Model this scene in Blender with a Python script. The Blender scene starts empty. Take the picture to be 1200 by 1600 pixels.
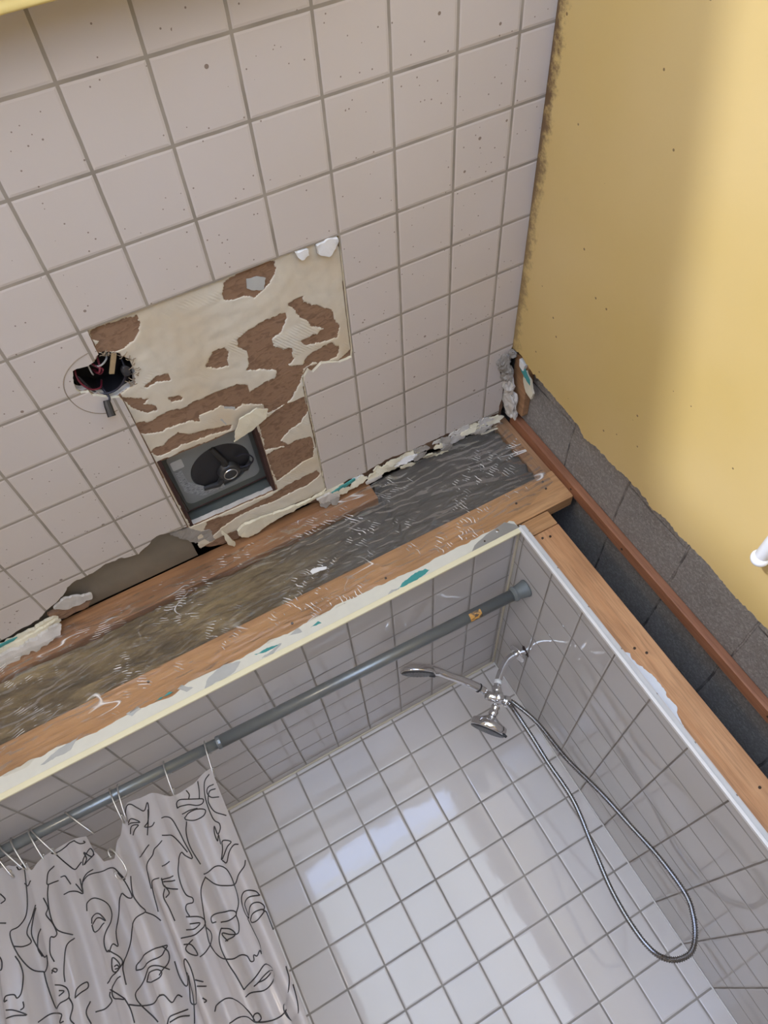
import bpy, bmesh, math, random, json
from mathutils import Vector, Matrix, noise
from mathutils.geometry import delaunay_2d_cdt
random.seed(7)
S = bpy.context.scene
C = S.collection
H = 2.44                       # ceiling height; shapes below are written relative to the ceiling
# ------------------------------------------------------------------ camera
R = ((0.87727266, 0.05132316, -0.47724063), (-0.42397678, 0.54897796, -0.72032416), (0.22502528, 0.83425963, 0.50336318))
cd = bpy.data.cameras.new('camera'); cam = bpy.data.objects.new('camera', cd); C.objects.link(cam); S.camera = cam
M = Matrix.Identity(4)
for i in range(3):
    M[i][0] = R[0][i]; M[i][1] = -R[1][i]; M[i][2] = -R[2][i]
M[0][3], M[1][3], M[2][3] = 0.04416, -0.29774, H-0.96357
cam.matrix_world = M
cd.sensor_width = 36; cd.lens = 36*1128.37/1600; cd.clip_start = .01; cd.clip_end = 200
# ------------------------------------------------------------------ world, sun, lamps, exposure
W = bpy.data.worlds.new('daylight'); S.world = W; W.use_nodes = True
bg = W.node_tree.nodes['Background']; bg.inputs[0].default_value = (.50, .64, 1, 1); bg.inputs[1].default_value = 8.0
def light(name, kind, loc, energy, color, target=None, **k):
    d = bpy.data.lights.new(name, kind); d.energy = energy; d.color = color
    for a, b in k.items(): setattr(d, a, b)
    o = bpy.data.objects.new(name, d); C.objects.link(o); o.location = loc
    if target: o.rotation_euler = (Vector(target)-Vector(loc)).to_track_quat('-Z', 'Y').to_euler()
    return o
light('low_sun', 'SUN', (-3, -4, 3), 3.3, (.80, .87, 1), (-3+.8, -3, 3-.242), angle=math.radians(3.0))
light('window_portal', 'AREA', (.0, -1.09, H-.956), 1, (1, 1, 1), (.0, 1, H-.956), shape='RECTANGLE', size=1.5, size_y=1.89).data.cycles.is_portal = True
vl = light('added_fill_light', 'AREA', (-1.49, -.75, H-.70), 15.0, (1, .84, .68), (1, .45, H-.45), shape='RECTANGLE', size=.6, size_y=.14)  # added warm room fill from out of view, no known lamp there
S.view_settings.view_transform = 'Standard'; S.view_settings.look = 'None'; S.view_settings.gamma = 1
S.view_settings.use_curve_mapping = False; S.view_settings.exposure = 0.08
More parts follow.
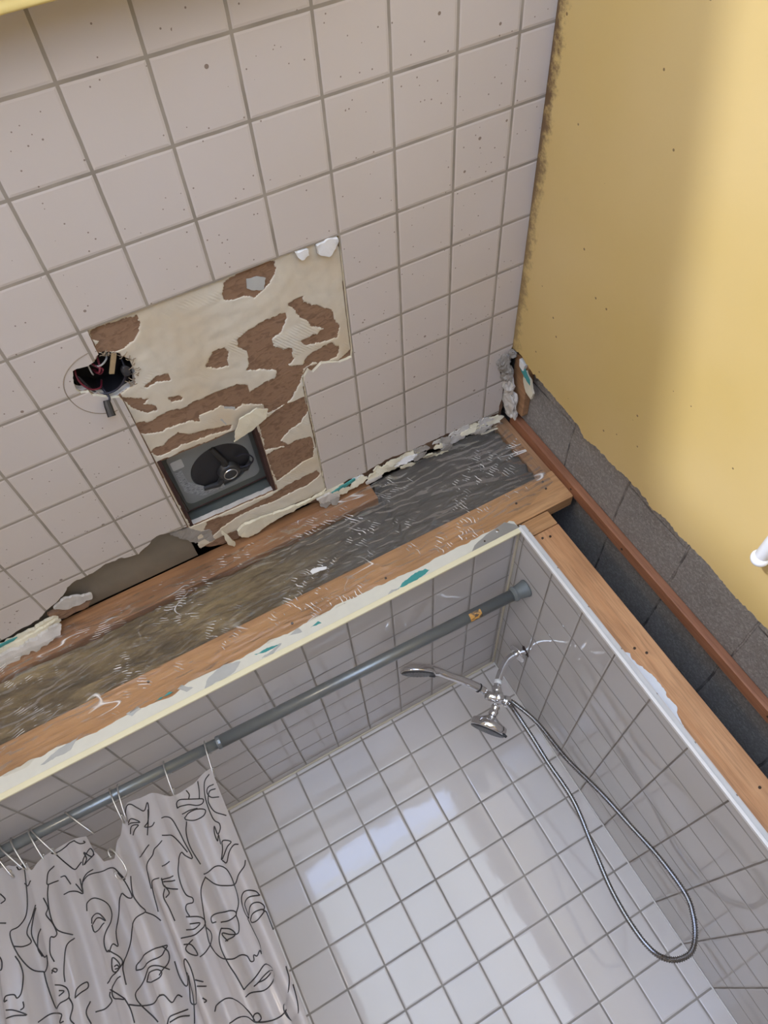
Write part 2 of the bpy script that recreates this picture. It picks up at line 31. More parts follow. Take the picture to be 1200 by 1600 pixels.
DATA = json.loads('''{"blobs":[[[0.0146,0.4492],[0.0283,0.444],[0.0478,0.4475],[0.0616,0.4482],[0.089,0.4511],[0.0892,0.4643],[0.0798,0.4841],[0.0638,0.4949],[0.0414,0.5026],[0.0226,0.4948],[0.0124,0.4878],[0.0141,0.4762],[0.0223,0.471],[0.0119,0.4616]],[[0.2331,0.4534],[0.2576,0.4467],[0.267,0.4393],[0.2902,0.4378],[0.3243,0.448],[0.3224,0.4656],[0.3093,0.4836],[0.2937,0.4949],[0.2792,0.5006],[0.2582,0.4881],[0.242,0.49],[0.2261,0.481]],[[0.005,0.6664],[0.0201,0.6621],[0.0326,0.6737],[0.0509,0.6687],[0.0796,0.6659],[0.0997,0.6738],[0.124,0.6682],[0.1524,0.6687],[0.1811,0.6693],[0.2041,0.6705],[0.2223,0.6806],[0.2236,0.7012],[0.2367,0.6965],[0.2586,0.6927],[0.2799,0.6925],[0.286,0.6763],[0.2597,0.6584],[0.2301,0.6464],[0.239,0.6325],[0.2423,0.6053],[0.2294,0.5881],[0.2305,0.5715],[0.2521,0.5618],[0.2867,0.5551],[0.3258,0.5557],[0.3207,0.578],[0.3077,0.5923],[0.2889,0.6005],[0.291,0.6193],[0.3058,0.6341],[0.3228,0.639],[0.3197,0.6673],[0.3045,0.6746],[0.3212,0.6835],[0.336,0.6874],[0.3319,0.7128],[0.3142,0.744],[0.2943,0.7666],[0.271,0.772],[0.2423,0.7725],[0.2415,0.7461],[0.2253,0.735],[0.2041,0.721],[0.187,0.7294],[0.1662,0.7047],[0.1452,0.7063],[0.1191,0.7056],[0.1176,0.7214],[0.1012,0.7073],[0.0785,0.7059],[0.062,0.7041],[0.0444,0.7057],[0.0246,0.6975],[0.0058,0.6874]],[[0.1634,0.6035],[0.1831,0.575],[0.2019,0.5763],[0.2075,0.591],[0.2004,0.6195],[0.1833,0.6162]],[[0.332,0.5371],[0.3631,0.5352],[0.3597,0.5497],[0.3868,0.5687],[0.4105,0.5897],[0.4158,0.62],[0.422,0.63],[0.4147,0.6556],[0.381,0.6536],[0.349,0.6435],[0.3421,0.6305],[0.3753,0.6289],[0.3913,0.6224],[0.3693,0.6083],[0.3603,0.5901],[0.3478,0.5774],[0.345,0.5594]],[[0.3354,0.691],[0.3473,0.6741],[0.3699,0.6667],[0.3982,0.6637],[0.4148,0.6819],[0.4093,0.7023],[0.3865,0.7061],[0.3568,0.6929],[0.3371,0.6997]],[[0.2228,0.7899],[0.2532,0.7816],[0.2871,0.771],[0.3257,0.7717],[0.3291,0.8133],[0.3085,0.8376],[0.2799,0.8482],[0.2564,0.8669],[0.2722,0.8918],[0.2216,0.8737],[0.2242,0.8227]],[[0.2207,0.888],[0.2592,0.8883],[0.2869,0.8864],[0.3236,0.8949],[0.3259,0.9265],[0.3171,0.9624],[0.288,0.9642],[0.2494,0.981],[0.2255,0.9863],[0.2206,0.9289]],[[0.0515,1.017],[0.1043,1.0287],[0.1463,1.0313],[0.2118,1.0276],[0.2652,1.0145],[0.3206,1.0139],[0.3252,1.0341],[0.2968,1.0486],[0.2591,1.0506],[0.2068,1.0534],[0.1574,1.0458],[0.1138,1.0482],[0.0751,1.0604],[0.0335,1.0831],[0.0348,1.0524]],[[0.0113,0.745],[0.0256,0.7367],[0.0411,0.7423],[0.053,0.7325],[0.0731,0.7237],[0.0906,0.7433],[0.1252,0.7474],[0.1521,0.7598],[0.171,0.7626],[0.1658,0.7736],[0.1204,0.7647],[0.0675,0.7612],[0.0304,0.7666],[0.0208,0.7602]],[[0.0098,0.5948],[0.0248,0.6035],[0.0502,0.6218],[0.0381,0.6261],[0.055,0.6398],[0.0554,0.6516],[0.0382,0.6492],[0.0248,0.6335],[0.0161,0.6133]],[[0.0832,0.6369],[0.1039,0.6411],[0.1033,0.6523],[0.0854,0.6474]],[[0.0544,0.591],[0.0801,0.5801],[0.0994,0.5856],[0.0975,0.6003],[0.0761,0.5922],[0.0564,0.5957]]],"scraps":[[[0.3981,0.4424],[0.4209,0.4402],[0.4367,0.4436],[0.4318,0.4615],[0.4168,0.4716],[0.3993,0.4599]],[[0.3596,0.441],[0.3832,0.442],[0.3837,0.4564],[0.3673,0.4583]],[[0.1635,0.7983],[0.1763,0.7659],[0.1861,0.7458],[0.2253,0.735],[0.2465,0.7517],[0.2362,0.7714],[0.2007,0.7898]],[[0.0697,1.0536],[0.0767,1.068],[0.0885,1.1229],[0.084,1.1351],[0.0719,1.1155]]],"greys":[[[0.2721,0.4616],[0.2898,0.4634],[0.3037,0.4723],[0.2973,0.4904],[0.2792,0.4884],[0.2684,0.4777]],[[0.1462,0.7135],[0.1653,0.7083],[0.1903,0.723],[0.178,0.7538],[0.1619,0.7571],[0.1536,0.7305]]],"tile_right":[[0.8158,1.1049],[0.7361,1.102],[0.6551,1.093],[0.5761,1.0926],[0.4992,1.0839],[0.4401,1.0949],[0.3425,1.0955],[0.3124,1.109]],"board_right":[[0.8291,1.1418],[0.7931,1.1796],[0.722,1.1961],[0.6505,1.1804],[0.5753,1.1434],[0.5141,1.146],[0.4767,1.1648],[0.4404,1.1663],[0.3932,1.1596],[0.3107,1.1629]],"adh_edge":[[0.3277,1.1007],[0.251,1.0989],[0.1748,1.1025],[0.1248,1.1267],[0.1025,1.0954],[0.0597,1.0922],[0.0102,1.1025]],"tile_left":[[0.01,0.9955],[-0.0226,0.9924],[-0.0558,0.9833],[-0.0775,0.9968],[-0.1067,1.0148],[-0.1403,1.0016],[-0.1811,0.9981],[-0.2193,1.0105],[-0.2394,1.0057],[-0.2645,1.0162],[-0.2782,1.0321],[-0.3025,1.0499],[-0.328,1.0575],[-0.3538,1.0777],[-0.3983,1.0843],[-0.4426,1.0908],[-0.5258,1.0952],[-0.599,1.0848]],"lip_left":[[-0.5423,1.1093],[-0.498,1.1106],[-0.4477,1.1009],[-0.4117,1.1026],[-0.3848,1.0995],[-0.3288,1.0948],[-0.3208,1.098],[-0.3338,1.1168],[-0.3373,1.1468],[-0.3737,1.1579],[-0.4119,1.173],[-0.4756,1.2008],[-0.4927,1.1918],[-0.537,1.1859],[-0.5847,1.1879]],"hole":[[-0.036,0.5019],[-0.0284,0.5003],[-0.0118,0.5035],[-0.0006,0.5],[0.006,0.4904],[0.0191,0.4925],[0.0305,0.4993],[0.0406,0.5101],[0.0492,0.526],[0.0518,0.539],[0.0484,0.5569],[0.0393,0.5805],[0.0308,0.581],[0.0224,0.5835],[0.0087,0.5883],[-0.0043,0.5831],[-0.0126,0.5741],[-0.0192,0.5683],[-0.0275,0.5636],[-0.0288,0.5527],[-0.0418,0.5494],[-0.046,0.539],[-0.0434,0.5228]],"ring":[[-0.0025,0.4806],[-0.0221,0.4851],[-0.0403,0.4959],[-0.0531,0.5097],[-0.0605,0.527],[-0.0624,0.5478],[-0.0579,0.571],[-0.0481,0.5894],[-0.0331,0.6037],[-0.0153,0.612],[-0.0034,0.6125]],"fan":[[0.0186,0.786],[0.2174,0.7945],[0.2152,1.015],[0.0184,1.0022]],"fan_plate":[[0.0115,0.836],[0.2242,0.8184],[0.2339,1.0062],[0.0516,1.0261]],"fan_plate06":[[0.0107,0.8644],[0.2287,0.8463],[0.2387,1.0388],[0.0518,1.0592],[0.1181,0.9384]],"yellow":[[0.8935,0.0062],[0.8863,-0.0361],[0.8999,-0.0763],[0.9014,-0.1134],[0.904,-0.1619],[0.9062,-0.2135],[0.9121,-0.2557],[0.926,-0.2753],[0.9148,-0.322],[0.9164,-0.3751],[0.9098,-0.4035],[0.9096,-0.4333],[0.9103,-0.4726],[0.9199,-0.4916],[0.9068,-0.5277],[0.9119,-0.5663],[0.9091,-0.6093],[0.9063,-0.6509],[0.916,-0.7214],[0.9105,-0.7582],[0.9106,-0.7966],[0.911,-0.8843],[0.9099,-1.066]],"corner_px":{"a":[[0.834,0.9935,0.0815],[0.7724,0.8928,0.0]],"b":[[0.834,0.9002,-0.0001],[0.8341,0.9004,0.0]],"c":[[0.834,1.1229,0.02],[0.8179,1.094,0.0]],"d":[[0.834,1.0974,-0.0674],[0.8934,1.2024,0.0]],"e":[[0.834,1.0078,-0.0984],[0.9238,1.1562,0.0]],"f":[[0.834,0.884,-0.0482],[0.8756,0.9462,0.0]],"g":[[0.834,0.8974,-0.1246],[0.9513,1.0749,0.0]],"h":[[0.834,0.9643,-0.0507],[0.8779,1.0345,0.0]]},"hem":[[-0.1672,-0.3921],[-0.2186,-0.4019],[-0.2668,-0.4052],[-0.3042,-0.3738],[-0.3439,-0.3621],[-0.374,-0.3898],[-0.3919,-0.4301],[-0.4106,-0.4643],[-0.4352,-0.4548],[-0.4478,-0.4272],[-0.454,-0.39],[-0.4975,-0.3828],[-0.5288,-0.3823],[-0.5544,-0.3931],[-0.5697,-0.401],[-0.5824,-0.3749],[-0.603,-0.3717],[-0.6263,-0.3561],[-0.6822,-0.3726],[-0.7294,-0.3466],[-0.7832,-0.363],[-0.8433,-0.3429]],"hose":[[0.5322,1.62,-0.4709],[0.5584,1.62,-0.5303],[0.5587,1.62,-0.6185],[0.5593,1.63,-0.6908],[0.5625,1.64,-0.7977],[0.5406,1.64,-0.9039],[0.52,1.64,-1.0035],[0.5152,1.64,-1.0905],[0.5221,1.63,-1.1491],[0.5444,1.61,-1.1785],[0.5815,1.6,-1.1854],[0.6119,1.6,-1.1674],[0.638,1.6,-1.1318],[0.6522,1.6,-1.0883],[0.6532,1.61,-1.0033],[0.6396,1.61,-0.9151],[0.6283,1.62,-0.8217],[0.6097,1.64,-0.7069],[0.6012,1.65,-0.5933],[0.5789,1.65,-0.5204],[0.5541,1.64,-0.4938]],"arm":[[0.6823,1.62,-0.4166],[0.6497,1.62,-0.4111],[0.6218,1.62,-0.4146],[0.5914,1.62,-0.4316],[0.5696,1.62,-0.4487],[0.5492,1.62,-0.4703],[0.5342,1.62,-0.4741],[0.5123,1.62,-0.4982],[0.4984,1.62,-0.5103]],"head":[[0.5065,1.62,-0.5009],[0.4693,1.62,-0.5333],[0.438,1.62,-0.4881],[0.495,1.62,-0.5826],[0.4572,1.62,-0.5459]],"hand":[[0.5372,1.62,-0.4758],[0.5232,1.62,-0.4596],[0.5083,1.62,-0.4347],[0.4792,1.62,-0.3993],[0.4564,1.62,-0.3695],[0.4381,1.62,-0.3485],[0.4102,1.62,-0.3262],[0.3862,1.62,-0.3146],[0.3427,1.62,-0.2941],[0.4272,1.62,-0.3634],[0.3819,1.62,-0.3292]],"esc":[[0.6554,1.62,-0.4121]],"art":[[[-0.5271,-0.3879],[-0.5115,-0.391],[-0.4994,-0.3901],[-0.4839,-0.3879],[-0.4774,-0.3863],[-0.4721,-0.3945],[-0.4652,-0.402],[-0.4578,-0.4024],[-0.4596,-0.3983]],[[-0.5288,-0.3769],[-0.5168,-0.4002],[-0.5047,-0.4219],[-0.4921,-0.4413],[-0.4804,-0.4413],[-0.4709,-0.4391]],[[-0.4701,-0.447],[-0.4672,-0.4366],[-0.4597,-0.4257],[-0.4529,-0.4174],[-0.4499,-0.4281],[-0.4547,-0.4345],[-0.4633,-0.4223],[-0.4613,-0.4369],[-0.4672,-0.4471],[-0.4494,-0.4315]],[[-0.5427,-0.445],[-0.549,-0.4646],[-0.5527,-0.4909],[-0.5526,-0.5132],[-0.5476,-0.5324],[-0.5393,-0.5437],[-0.5267,-0.5547]],[[-0.5289,-0.413],[-0.5383,-0.4212],[-0.5428,-0.4334],[-0.5443,-0.4456],[-0.5281,-0.4444]],[[-0.5239,-0.4394],[-0.5156,-0.4411],[-0.5121,-0.4503],[-0.5081,-0.4627]],[[-0.5257,-0.4746],[-0.5154,-0.474],[-0.5002,-0.4823],[-0.4887,-0.4935],[-0.4869,-0.4816],[-0.4853,-0.465]],[[-0.4979,-0.4683],[-0.4881,-0.491],[-0.485,-0.4798],[-0.4764,-0.47],[-0.4565,-0.4619]],[[-0.4823,-0.4754],[-0.4648,-0.4705],[-0.447,-0.4701],[-0.43,-0.4727],[-0.4174,-0.4805],[-0.4099,-0.495],[-0.4011,-0.5144]],[[-0.4909,-0.5276],[-0.4863,-0.5161],[-0.4744,-0.5148],[-0.4613,-0.52],[-0.4506,-0.5329],[-0.4474,-0.5515],[-0.4506,-0.5719],[-0.4591,-0.5862],[-0.4681,-0.5975],[-0.4715,-0.6089],[-0.469,-0.6196],[-0.4647,-0.6193],[-0.463,-0.6229],[-0.4544,-0.613],[-0.4493,-0.6197],[-0.4485,-0.6029],[-0.4458,-0.5827],[-0.4348,-0.55],[-0.4272,-0.5373],[-0.4183,-0.5323]],[[-0.4883,-0.5539],[-0.4831,-0.5458],[-0.4715,-0.5452],[-0.4619,-0.5519],[-0.4564,-0.5673],[-0.4636,-0.5578],[-0.4739,-0.5536],[-0.4861,-0.5565]],[[-0.4889,-0.5563],[-0.4873,-0.5708],[-0.4713,-0.5742],[-0.4587,-0.5702]],[[-0.4124,-0.4936],[-0.4026,-0.5194],[-0.3977,-0.5507],[-0.406,-0.549],[-0.4158,-0.5336]],[[-0.3903,-0.5131],[-0.3936,-0.533],[-0.3952,-0.5521],[-0.3898,-0.5719],[-0.385,-0.5885],[-0.4048,-0.5915],[-0.4237,-0.6057],[-0.4376,-0.6275],[-0.449,-0.6553],[-0.4509,-0.6748],[-0.4513,-0.6897]],[[-0.385,-0.5885],[-0.3755,-0.5993],[-0.3683,-0.6129]],[[-0.5843,-0.3749],[-0.584,-0.393],[-0.5887,-0.4197],[-0.595,-0.445],[-0.6051,-0.4733],[-0.6183,-0.4882],[-0.6316,-0.4918],[-0.6328,-0.51],[-0.6285,-0.5338],[-0.6224,-0.5555],[-0.6132,-0.5747],[-0.5993,-0.5849]],[[-0.6004,-0.369],[-0.5976,-0.3825],[-0.5892,-0.3841],[-0.5843,-0.3749]],[[-0.5919,-0.415],[-0.5854,-0.4244],[-0.5757,-0.4196]],[[-0.5772,-0.469],[-0.5908,-0.4783],[-0.6035,-0.4908],[-0.6099,-0.5064],[-0.607,-0.5242],[-0.6187,-0.5271],[-0.631,-0.5204]],[[-0.5784,-0.4739],[-0.5943,-0.4875],[-0.6037,-0.5098],[-0.5994,-0.539],[-0.5887,-0.5634],[-0.5784,-0.5664],[-0.583,-0.5796],[-0.5969,-0.5862]],[[-0.5785,-0.5154],[-0.5907,-0.5196],[-0.5977,-0.5319],[-0.5993,-0.5444],[-0.5945,-0.5589]],[[-0.5591,-0.4648],[-0.5546,-0.487],[-0.5614,-0.4973],[-0.5526,-0.5187],[-0.5482,-0.5402],[-0.5549,-0.5446],[-0.5623,-0.5406],[-0.567,-0.5541],[-0.5693,-0.5687],[-0.5652,-0.5854]],[[-0.5749,-0.6021],[-0.5693,-0.5961],[-0.5636,-0.6005],[-0.5671,-0.6037],[-0.5735,-0.5964]],[[-0.5258,-0.5619],[-0.5365,-0.5707],[-0.5444,-0.5902],[-0.5527,-0.6116],[-0.5552,-0.6281]],[[-0.6322,-0.5383],[-0.6278,-0.5551],[-0.6276,-0.5785],[-0.6345,-0.6026],[-0.6427,-0.6094],[-0.6462,-0.6013],[-0.6586,-0.5971],[-0.6641,-0.604],[-0.6576,-0.605]],[[-0.5993,-0.5849],[-0.5991,-0.6067],[-0.595,-0.6341],[-0.5852,-0.6592],[-0.5713,-0.6569],[-0.5549,-0.6559],[-0.5538,-0.6415],[-0.5618,-0.6308],[-0.5735,-0.6232]],[[-0.5686,-0.636],[-0.5606,-0.6416],[-0.5708,-0.6447]],[[-0.5549,-0.6559],[-0.5513,-0.6727],[-0.5611,-0.6893],[-0.5564,-0.7015]],[[-0.5434,-0.6634],[-0.5372,-0.6505],[-0.5247,-0.6447],[-0.5248,-0.6548],[-0.5343,-0.6596],[-0.5434,-0.6634]],[[-0.5261,-0.679],[-0.5332,-0.6947],[-0.5309,-0.7153]],[[-0.5235,-0.6987],[-0.508,-0.7011],[-0.4909,-0.6981],[-0.4919,-0.6876],[-0.4888,-0.6818]],[[-0.4897,-0.6663],[-0.4746,-0.6618],[-0.4607,-0.6617],[-0.4495,-0.6524],[-0.4509,-0.6386],[-0.4626,-0.6217]],[[-0.4669,-0.6455],[-0.4612,-0.6356],[-0.4559,-0.6411],[-0.4526,-0.6533],[-0.4577,-0.6608],[-0.4655,-0.6591],[-0.4688,-0.6535],[-0.4669,-0.6455]],[[-0.4616,-0.6509],[-0.4562,-0.6513],[-0.4551,-0.6571],[-0.4618,-0.656]],[[-0.4879,-0.6786],[-0.4753,-0.6917],[-0.4592,-0.7104],[-0.4732,-0.7027],[-0.4846,-0.6953],[-0.4853,-0.6838],[-0.4792,-0.6771],[-0.4641,-0.6727],[-0.4556,-0.6722]],[[-0.4592,-0.7104],[-0.4545,-0.7301],[-0.4541,-0.7545]],[[-0.4367,-0.6697],[-0.4328,-0.6615],[-0.418,-0.6592],[-0.4007,-0.6582],[-0.3773,-0.6591],[-0.3701,-0.6604],[-0.3751,-0.6669],[-0.383,-0.6757],[-0.4003,-0.6741],[-0.4229,-0.6746],[-0.4371,-0.6708]],[[-0.3761,-0.7027],[-0.3878,-0.6899],[-0.4032,-0.6828],[-0.4217,-0.6881],[-0.4367,-0.7002],[-0.4443,-0.711],[-0.4415,-0.7323],[-0.4265,-0.7695]],[[-0.4237,-0.6984],[-0.4115,-0.6911],[-0.3978,-0.6922],[-0.39,-0.6964],[-0.3874,-0.7029],[-0.394,-0.7083],[-0.411,-0.7066],[-0.424,-0.6995]],[[-0.4548,-0.7226],[-0.4392,-0.7335],[-0.4215,-0.7382],[-0.4033,-0.7358],[-0.394,-0.7384]],[[-0.636,-0.4139],[-0.6293,-0.429],[-0.6385,-0.4325]],[[-0.6471,-0.4668],[-0.6359,-0.473]],[[-0.6588,-0.5225],[-0.6547,-0.5352],[-0.6577,-0.5492],[-0.664,-0.5471]],[[-0.6634,-0.6192],[-0.6516,-0.6256],[-0.6345,-0.6434],[-0.6512,-0.6356],[-0.6662,-0.6323]],[[-0.6356,-0.6195],[-0.6365,-0.6289],[-0.6422,-0.6307]],[[-0.6233,-0.6629],[-0.6064,-0.6587],[-0.5895,-0.6654],[-0.5734,-0.6754],[-0.5813,-0.6856],[-0.5727,-0.6879]],[[-0.3666,-0.3936],[-0.3624,-0.3799],[-0.3492,-0.3776],[-0.3381,-0.3919],[-0.3288,-0.4019],[-0.3181,-0.3884],[-0.32,-0.4036],[-0.3292,-0.4271],[-0.3366,-0.4355],[-0.3253,-0.4387],[-0.3174,-0.4336]],[[-0.3213,-0.4028],[-0.3366,-0.4542]],[[-0.3669,-0.4093],[-0.3555,-0.4077],[-0.3419,-0.4232],[-0.3607,-0.4143],[-0.3677,-0.412]],[[-0.3705,-0.4308],[-0.3628,-0.421],[-0.3462,-0.4271],[-0.354,-0.4321],[-0.3648,-0.437]],[[-0.3672,-0.4829],[-0.3527,-0.4849],[-0.3387,-0.4746]],[[-0.3151,-0.4754],[-0.3314,-0.4847],[-0.339,-0.4985],[-0.3559,-0.513],[-0.3628,-0.5297],[-0.3663,-0.5494]],[[-0.3389,-0.5458],[-0.3572,-0.5444],[-0.3646,-0.5576],[-0.3682,-0.595]],[[-0.2049,-0.3994],[-0.2087,-0.4186],[-0.2162,-0.4376]],[[-0.2354,-0.4058],[-0.2324,-0.418],[-0.2363,-0.4252]],[[-0.2629,-0.4345],[-0.2609,-0.4231],[-0.2531,-0.4183],[-0.2339,-0.4277],[-0.2101,-0.441],[-0.2109,-0.4489],[-0.2247,-0.4474],[-0.2411,-0.4362],[-0.2559,-0.4321],[-0.2629,-0.4345]],[[-0.2571,-0.4581],[-0.2467,-0.4517],[-0.2273,-0.4543],[-0.2127,-0.4645],[-0.2199,-0.4727],[-0.2382,-0.4727],[-0.255,-0.4634],[-0.2571,-0.4581]],[[-0.2587,-0.4491],[-0.2452,-0.4476],[-0.2266,-0.4526]],[[-0.1773,-0.404],[-0.192,-0.4152],[-0.2013,-0.4396],[-0.204,-0.4631],[-0.2033,-0.4881],[-0.1998,-0.5001],[-0.1934,-0.5097],[-0.1956,-0.5205],[-0.2054,-0.525],[-0.2064,-0.5066],[-0.2121,-0.5193],[-0.2115,-0.5354],[-0.2044,-0.5275],[-0.2074,-0.5455]],[[-0.1754,-0.4583],[-0.1896,-0.4524],[-0.1949,-0.439],[-0.1892,-0.4295],[-0.1762,-0.4283]],[[-0.1761,-0.4389],[-0.1884,-0.4384],[-0.1971,-0.4504],[-0.1993,-0.4616],[-0.1934,-0.4834],[-0.1756,-0.5007]],[[-0.301,-0.4337],[-0.2906,-0.4387],[-0.2791,-0.452],[-0.2734,-0.4813],[-0.2706,-0.5066],[-0.2663,-0.5439],[-0.2766,-0.5343],[-0.2825,-0.5234],[-0.2941,-0.5285],[-0.3048,-0.5454],[-0.3087,-0.5695],[-0.3062,-0.5948],[-0.2956,-0.6079],[-0.2977,-0.6158],[-0.3106,-0.6123],[-0.316,-0.6201],[-0.3133,-0.6358]],[[-0.3119,-0.4659],[-0.2924,-0.4787],[-0.2805,-0.5011],[-0.271,-0.5297]],[[-0.2562,-0.4668],[-0.263,-0.4911],[-0.2642,-0.5219],[-0.2584,-0.5597]],[[-0.2029,-0.5441],[-0.1971,-0.5446],[-0.185,-0.5548],[-0.1952,-0.5601],[-0.21,-0.5674],[-0.219,-0.57],[-0.2079,-0.5569],[-0.2029,-0.5441]],[[-0.218,-0.5725],[-0.2101,-0.5826],[-0.1957,-0.5714],[-0.1822,-0.5627],[-0.1745,-0.5646]],[[-0.1734,-0.5991],[-0.1798,-0.6107],[-0.1958,-0.6206],[-0.2103,-0.6274],[-0.2333,-0.6166],[-0.2481,-0.6047],[-0.2575,-0.5884]],[[-0.2584,-0.5805],[-0.2407,-0.5752],[-0.2265,-0.5792],[-0.216,-0.5926],[-0.2118,-0.6118],[-0.2119,-0.6266],[-0.2132,-0.6442],[-0.2188,-0.6628],[-0.23,-0.6762]],[[-0.2576,-0.5865],[-0.27,-0.6092],[-0.2779,-0.6374],[-0.2874,-0.6676],[-0.2934,-0.6953],[-0.2881,-0.7185],[-0.2766,-0.7366],[-0.2589,-0.7479],[-0.2469,-0.7461],[-0.2384,-0.7524],[-0.2356,-0.7639],[-0.229,-0.7659],[-0.2256,-0.7577],[-0.2201,-0.7624],[-0.212,-0.7568],[-0.2104,-0.7644]],[[-0.2639,-0.6752],[-0.2707,-0.6732],[-0.2689,-0.6637],[-0.2582,-0.6607],[-0.2402,-0.6635],[-0.2298,-0.671],[-0.2305,-0.6777],[-0.2465,-0.6795],[-0.2576,-0.6787]],[[-0.2305,-0.6777],[-0.2317,-0.6946],[-0.239,-0.708],[-0.251,-0.7049],[-0.2597,-0.6984],[-0.2614,-0.7026],[-0.257,-0.7153]],[[-0.26,-0.6895],[-0.2491,-0.6955],[-0.2448,-0.7082],[-0.2601,-0.7136]],[[-0.26,-0.6895],[-0.2688,-0.7054],[-0.2717,-0.7241],[-0.2682,-0.7527],[-0.2626,-0.7755],[-0.2578,-0.8039]],[[-0.2578,-0.8039],[-0.2408,-0.7939],[-0.2273,-0.7882],[-0.2119,-0.7828],[-0.2022,-0.7904],[-0.1984,-0.8007],[-0.2036,-0.8109],[-0.2183,-0.819],[-0.233,-0.819],[-0.249,-0.8135],[-0.2591,-0.8159]],[[-0.2437,-0.8052],[-0.2246,-0.7994],[-0.2086,-0.7967],[-0.199,-0.8003]],[[-0.237,-0.8024],[-0.2213,-0.8045],[-0.2047,-0.8005]],[[-0.1722,-0.6722],[-0.1772,-0.661],[-0.1935,-0.6532],[-0.2054,-0.6557],[-0.2109,-0.6671],[-0.2121,-0.6842],[-0.2079,-0.6972],[-0.2062,-0.6839],[-0.2046,-0.6706],[-0.1914,-0.667],[-0.1738,-0.6713]],[[-0.206,-0.7017],[-0.2046,-0.7077],[-0.191,-0.7117],[-0.1761,-0.704],[-0.1774,-0.698],[-0.1961,-0.6966],[-0.206,-0.7017]],[[-0.2067,-0.6943],[-0.1938,-0.6819],[-0.1788,-0.683],[-0.1718,-0.694],[-0.1755,-0.7008]],[[-0.1765,-0.7003],[-0.1689,-0.7097],[-0.1698,-0.725],[-0.1707,-0.7402]],[[-0.211,-0.6955],[-0.208,-0.7249],[-0.2059,-0.7466],[-0.2095,-0.7615]],[[-0.3196,-0.6323],[-0.2976,-0.6444],[-0.2867,-0.6557],[-0.2863,-0.6647],[-0.3068,-0.6691],[-0.3218,-0.6695],[-0.3343,-0.6678]],[[-0.3176,-0.6475],[-0.2983,-0.6564],[-0.3109,-0.6599],[-0.3244,-0.656]],[[-0.2885,-0.6705],[-0.2809,-0.685],[-0.2852,-0.6964],[-0.3019,-0.706],[-0.3184,-0.7104]],[[-0.3332,-0.6804],[-0.3239,-0.6854],[-0.3204,-0.706],[-0.3291,-0.6995],[-0.3322,-0.6877],[-0.3208,-0.6769]],[[-0.3668,-0.6923],[-0.3664,-0.7222],[-0.3607,-0.7415],[-0.3488,-0.7285],[-0.3443,-0.7112],[-0.3383,-0.7046],[-0.3341,-0.7234],[-0.3356,-0.752],[-0.3425,-0.7706],[-0.3538,-0.7771],[-0.3618,-0.7696],[-0.3556,-0.7475],[-0.3442,-0.731],[-0.3468,-0.7231]],[[-0.3427,-0.7319],[-0.3545,-0.7641],[-0.3658,-0.8048]],[[-0.3331,-0.7452],[-0.3235,-0.7537]],[[-0.3336,-0.7563],[-0.3216,-0.7628]],[[-0.331,-0.7784],[-0.3266,-0.7856],[-0.3305,-0.7866]],[[-0.403,-0.7345],[-0.394,-0.7394],[-0.3857,-0.7566],[-0.376,-0.7492],[-0.3709,-0.7551]],[[-0.3207,-0.8076],[-0.3152,-0.798],[-0.3003,-0.7967],[-0.2854,-0.8048],[-0.2708,-0.8222],[-0.2613,-0.8429],[-0.2582,-0.8569]],[[-0.3085,-0.8357],[-0.2874,-0.8364],[-0.2693,-0.8447],[-0.2578,-0.8602],[-0.2484,-0.8592],[-0.2495,-0.8493],[-0.2565,-0.8486],[-0.2587,-0.8581],[-0.2397,-0.8684],[-0.2195,-0.8717],[-0.2074,-0.869],[-0.1996,-0.8639],[-0.2044,-0.8582],[-0.2092,-0.8649],[-0.2078,-0.8781],[-0.1977,-0.8958]],[[-0.1741,-0.8074],[-0.1764,-0.8289],[-0.186,-0.8461],[-0.1999,-0.8606]],[[-0.1739,-0.8399],[-0.1771,-0.8668],[-0.1836,-0.885],[-0.1929,-0.8892],[-0.2036,-0.8849],[-0.2074,-0.869]],[[-0.404,-0.784],[-0.396,-0.776],[-0.3823,-0.7772],[-0.3686,-0.7785]],[[-0.3987,-0.7838],[-0.3812,-0.7841],[-0.3689,-0.7892]],[[-0.3297,-0.5241],[-0.3149,-0.5208]],[[-0.3356,-0.5472],[-0.3345,-0.5664],[-0.3173,-0.5777]],[[-0.3355,-0.5695],[-0.3408,-0.5848],[-0.3376,-0.6082],[-0.3354,-0.6342]],[[-0.335,-0.5624],[-0.3313,-0.5792],[-0.3376,-0.5866]],[[-0.377,-0.6581],[-0.3712,-0.6732],[-0.3755,-0.6909],[-0.3928,-0.7046]],[[-0.3367,-0.5504],[-0.3172,-0.5499]],[[-0.3345,-0.5553],[-0.3167,-0.5595]]]}''')
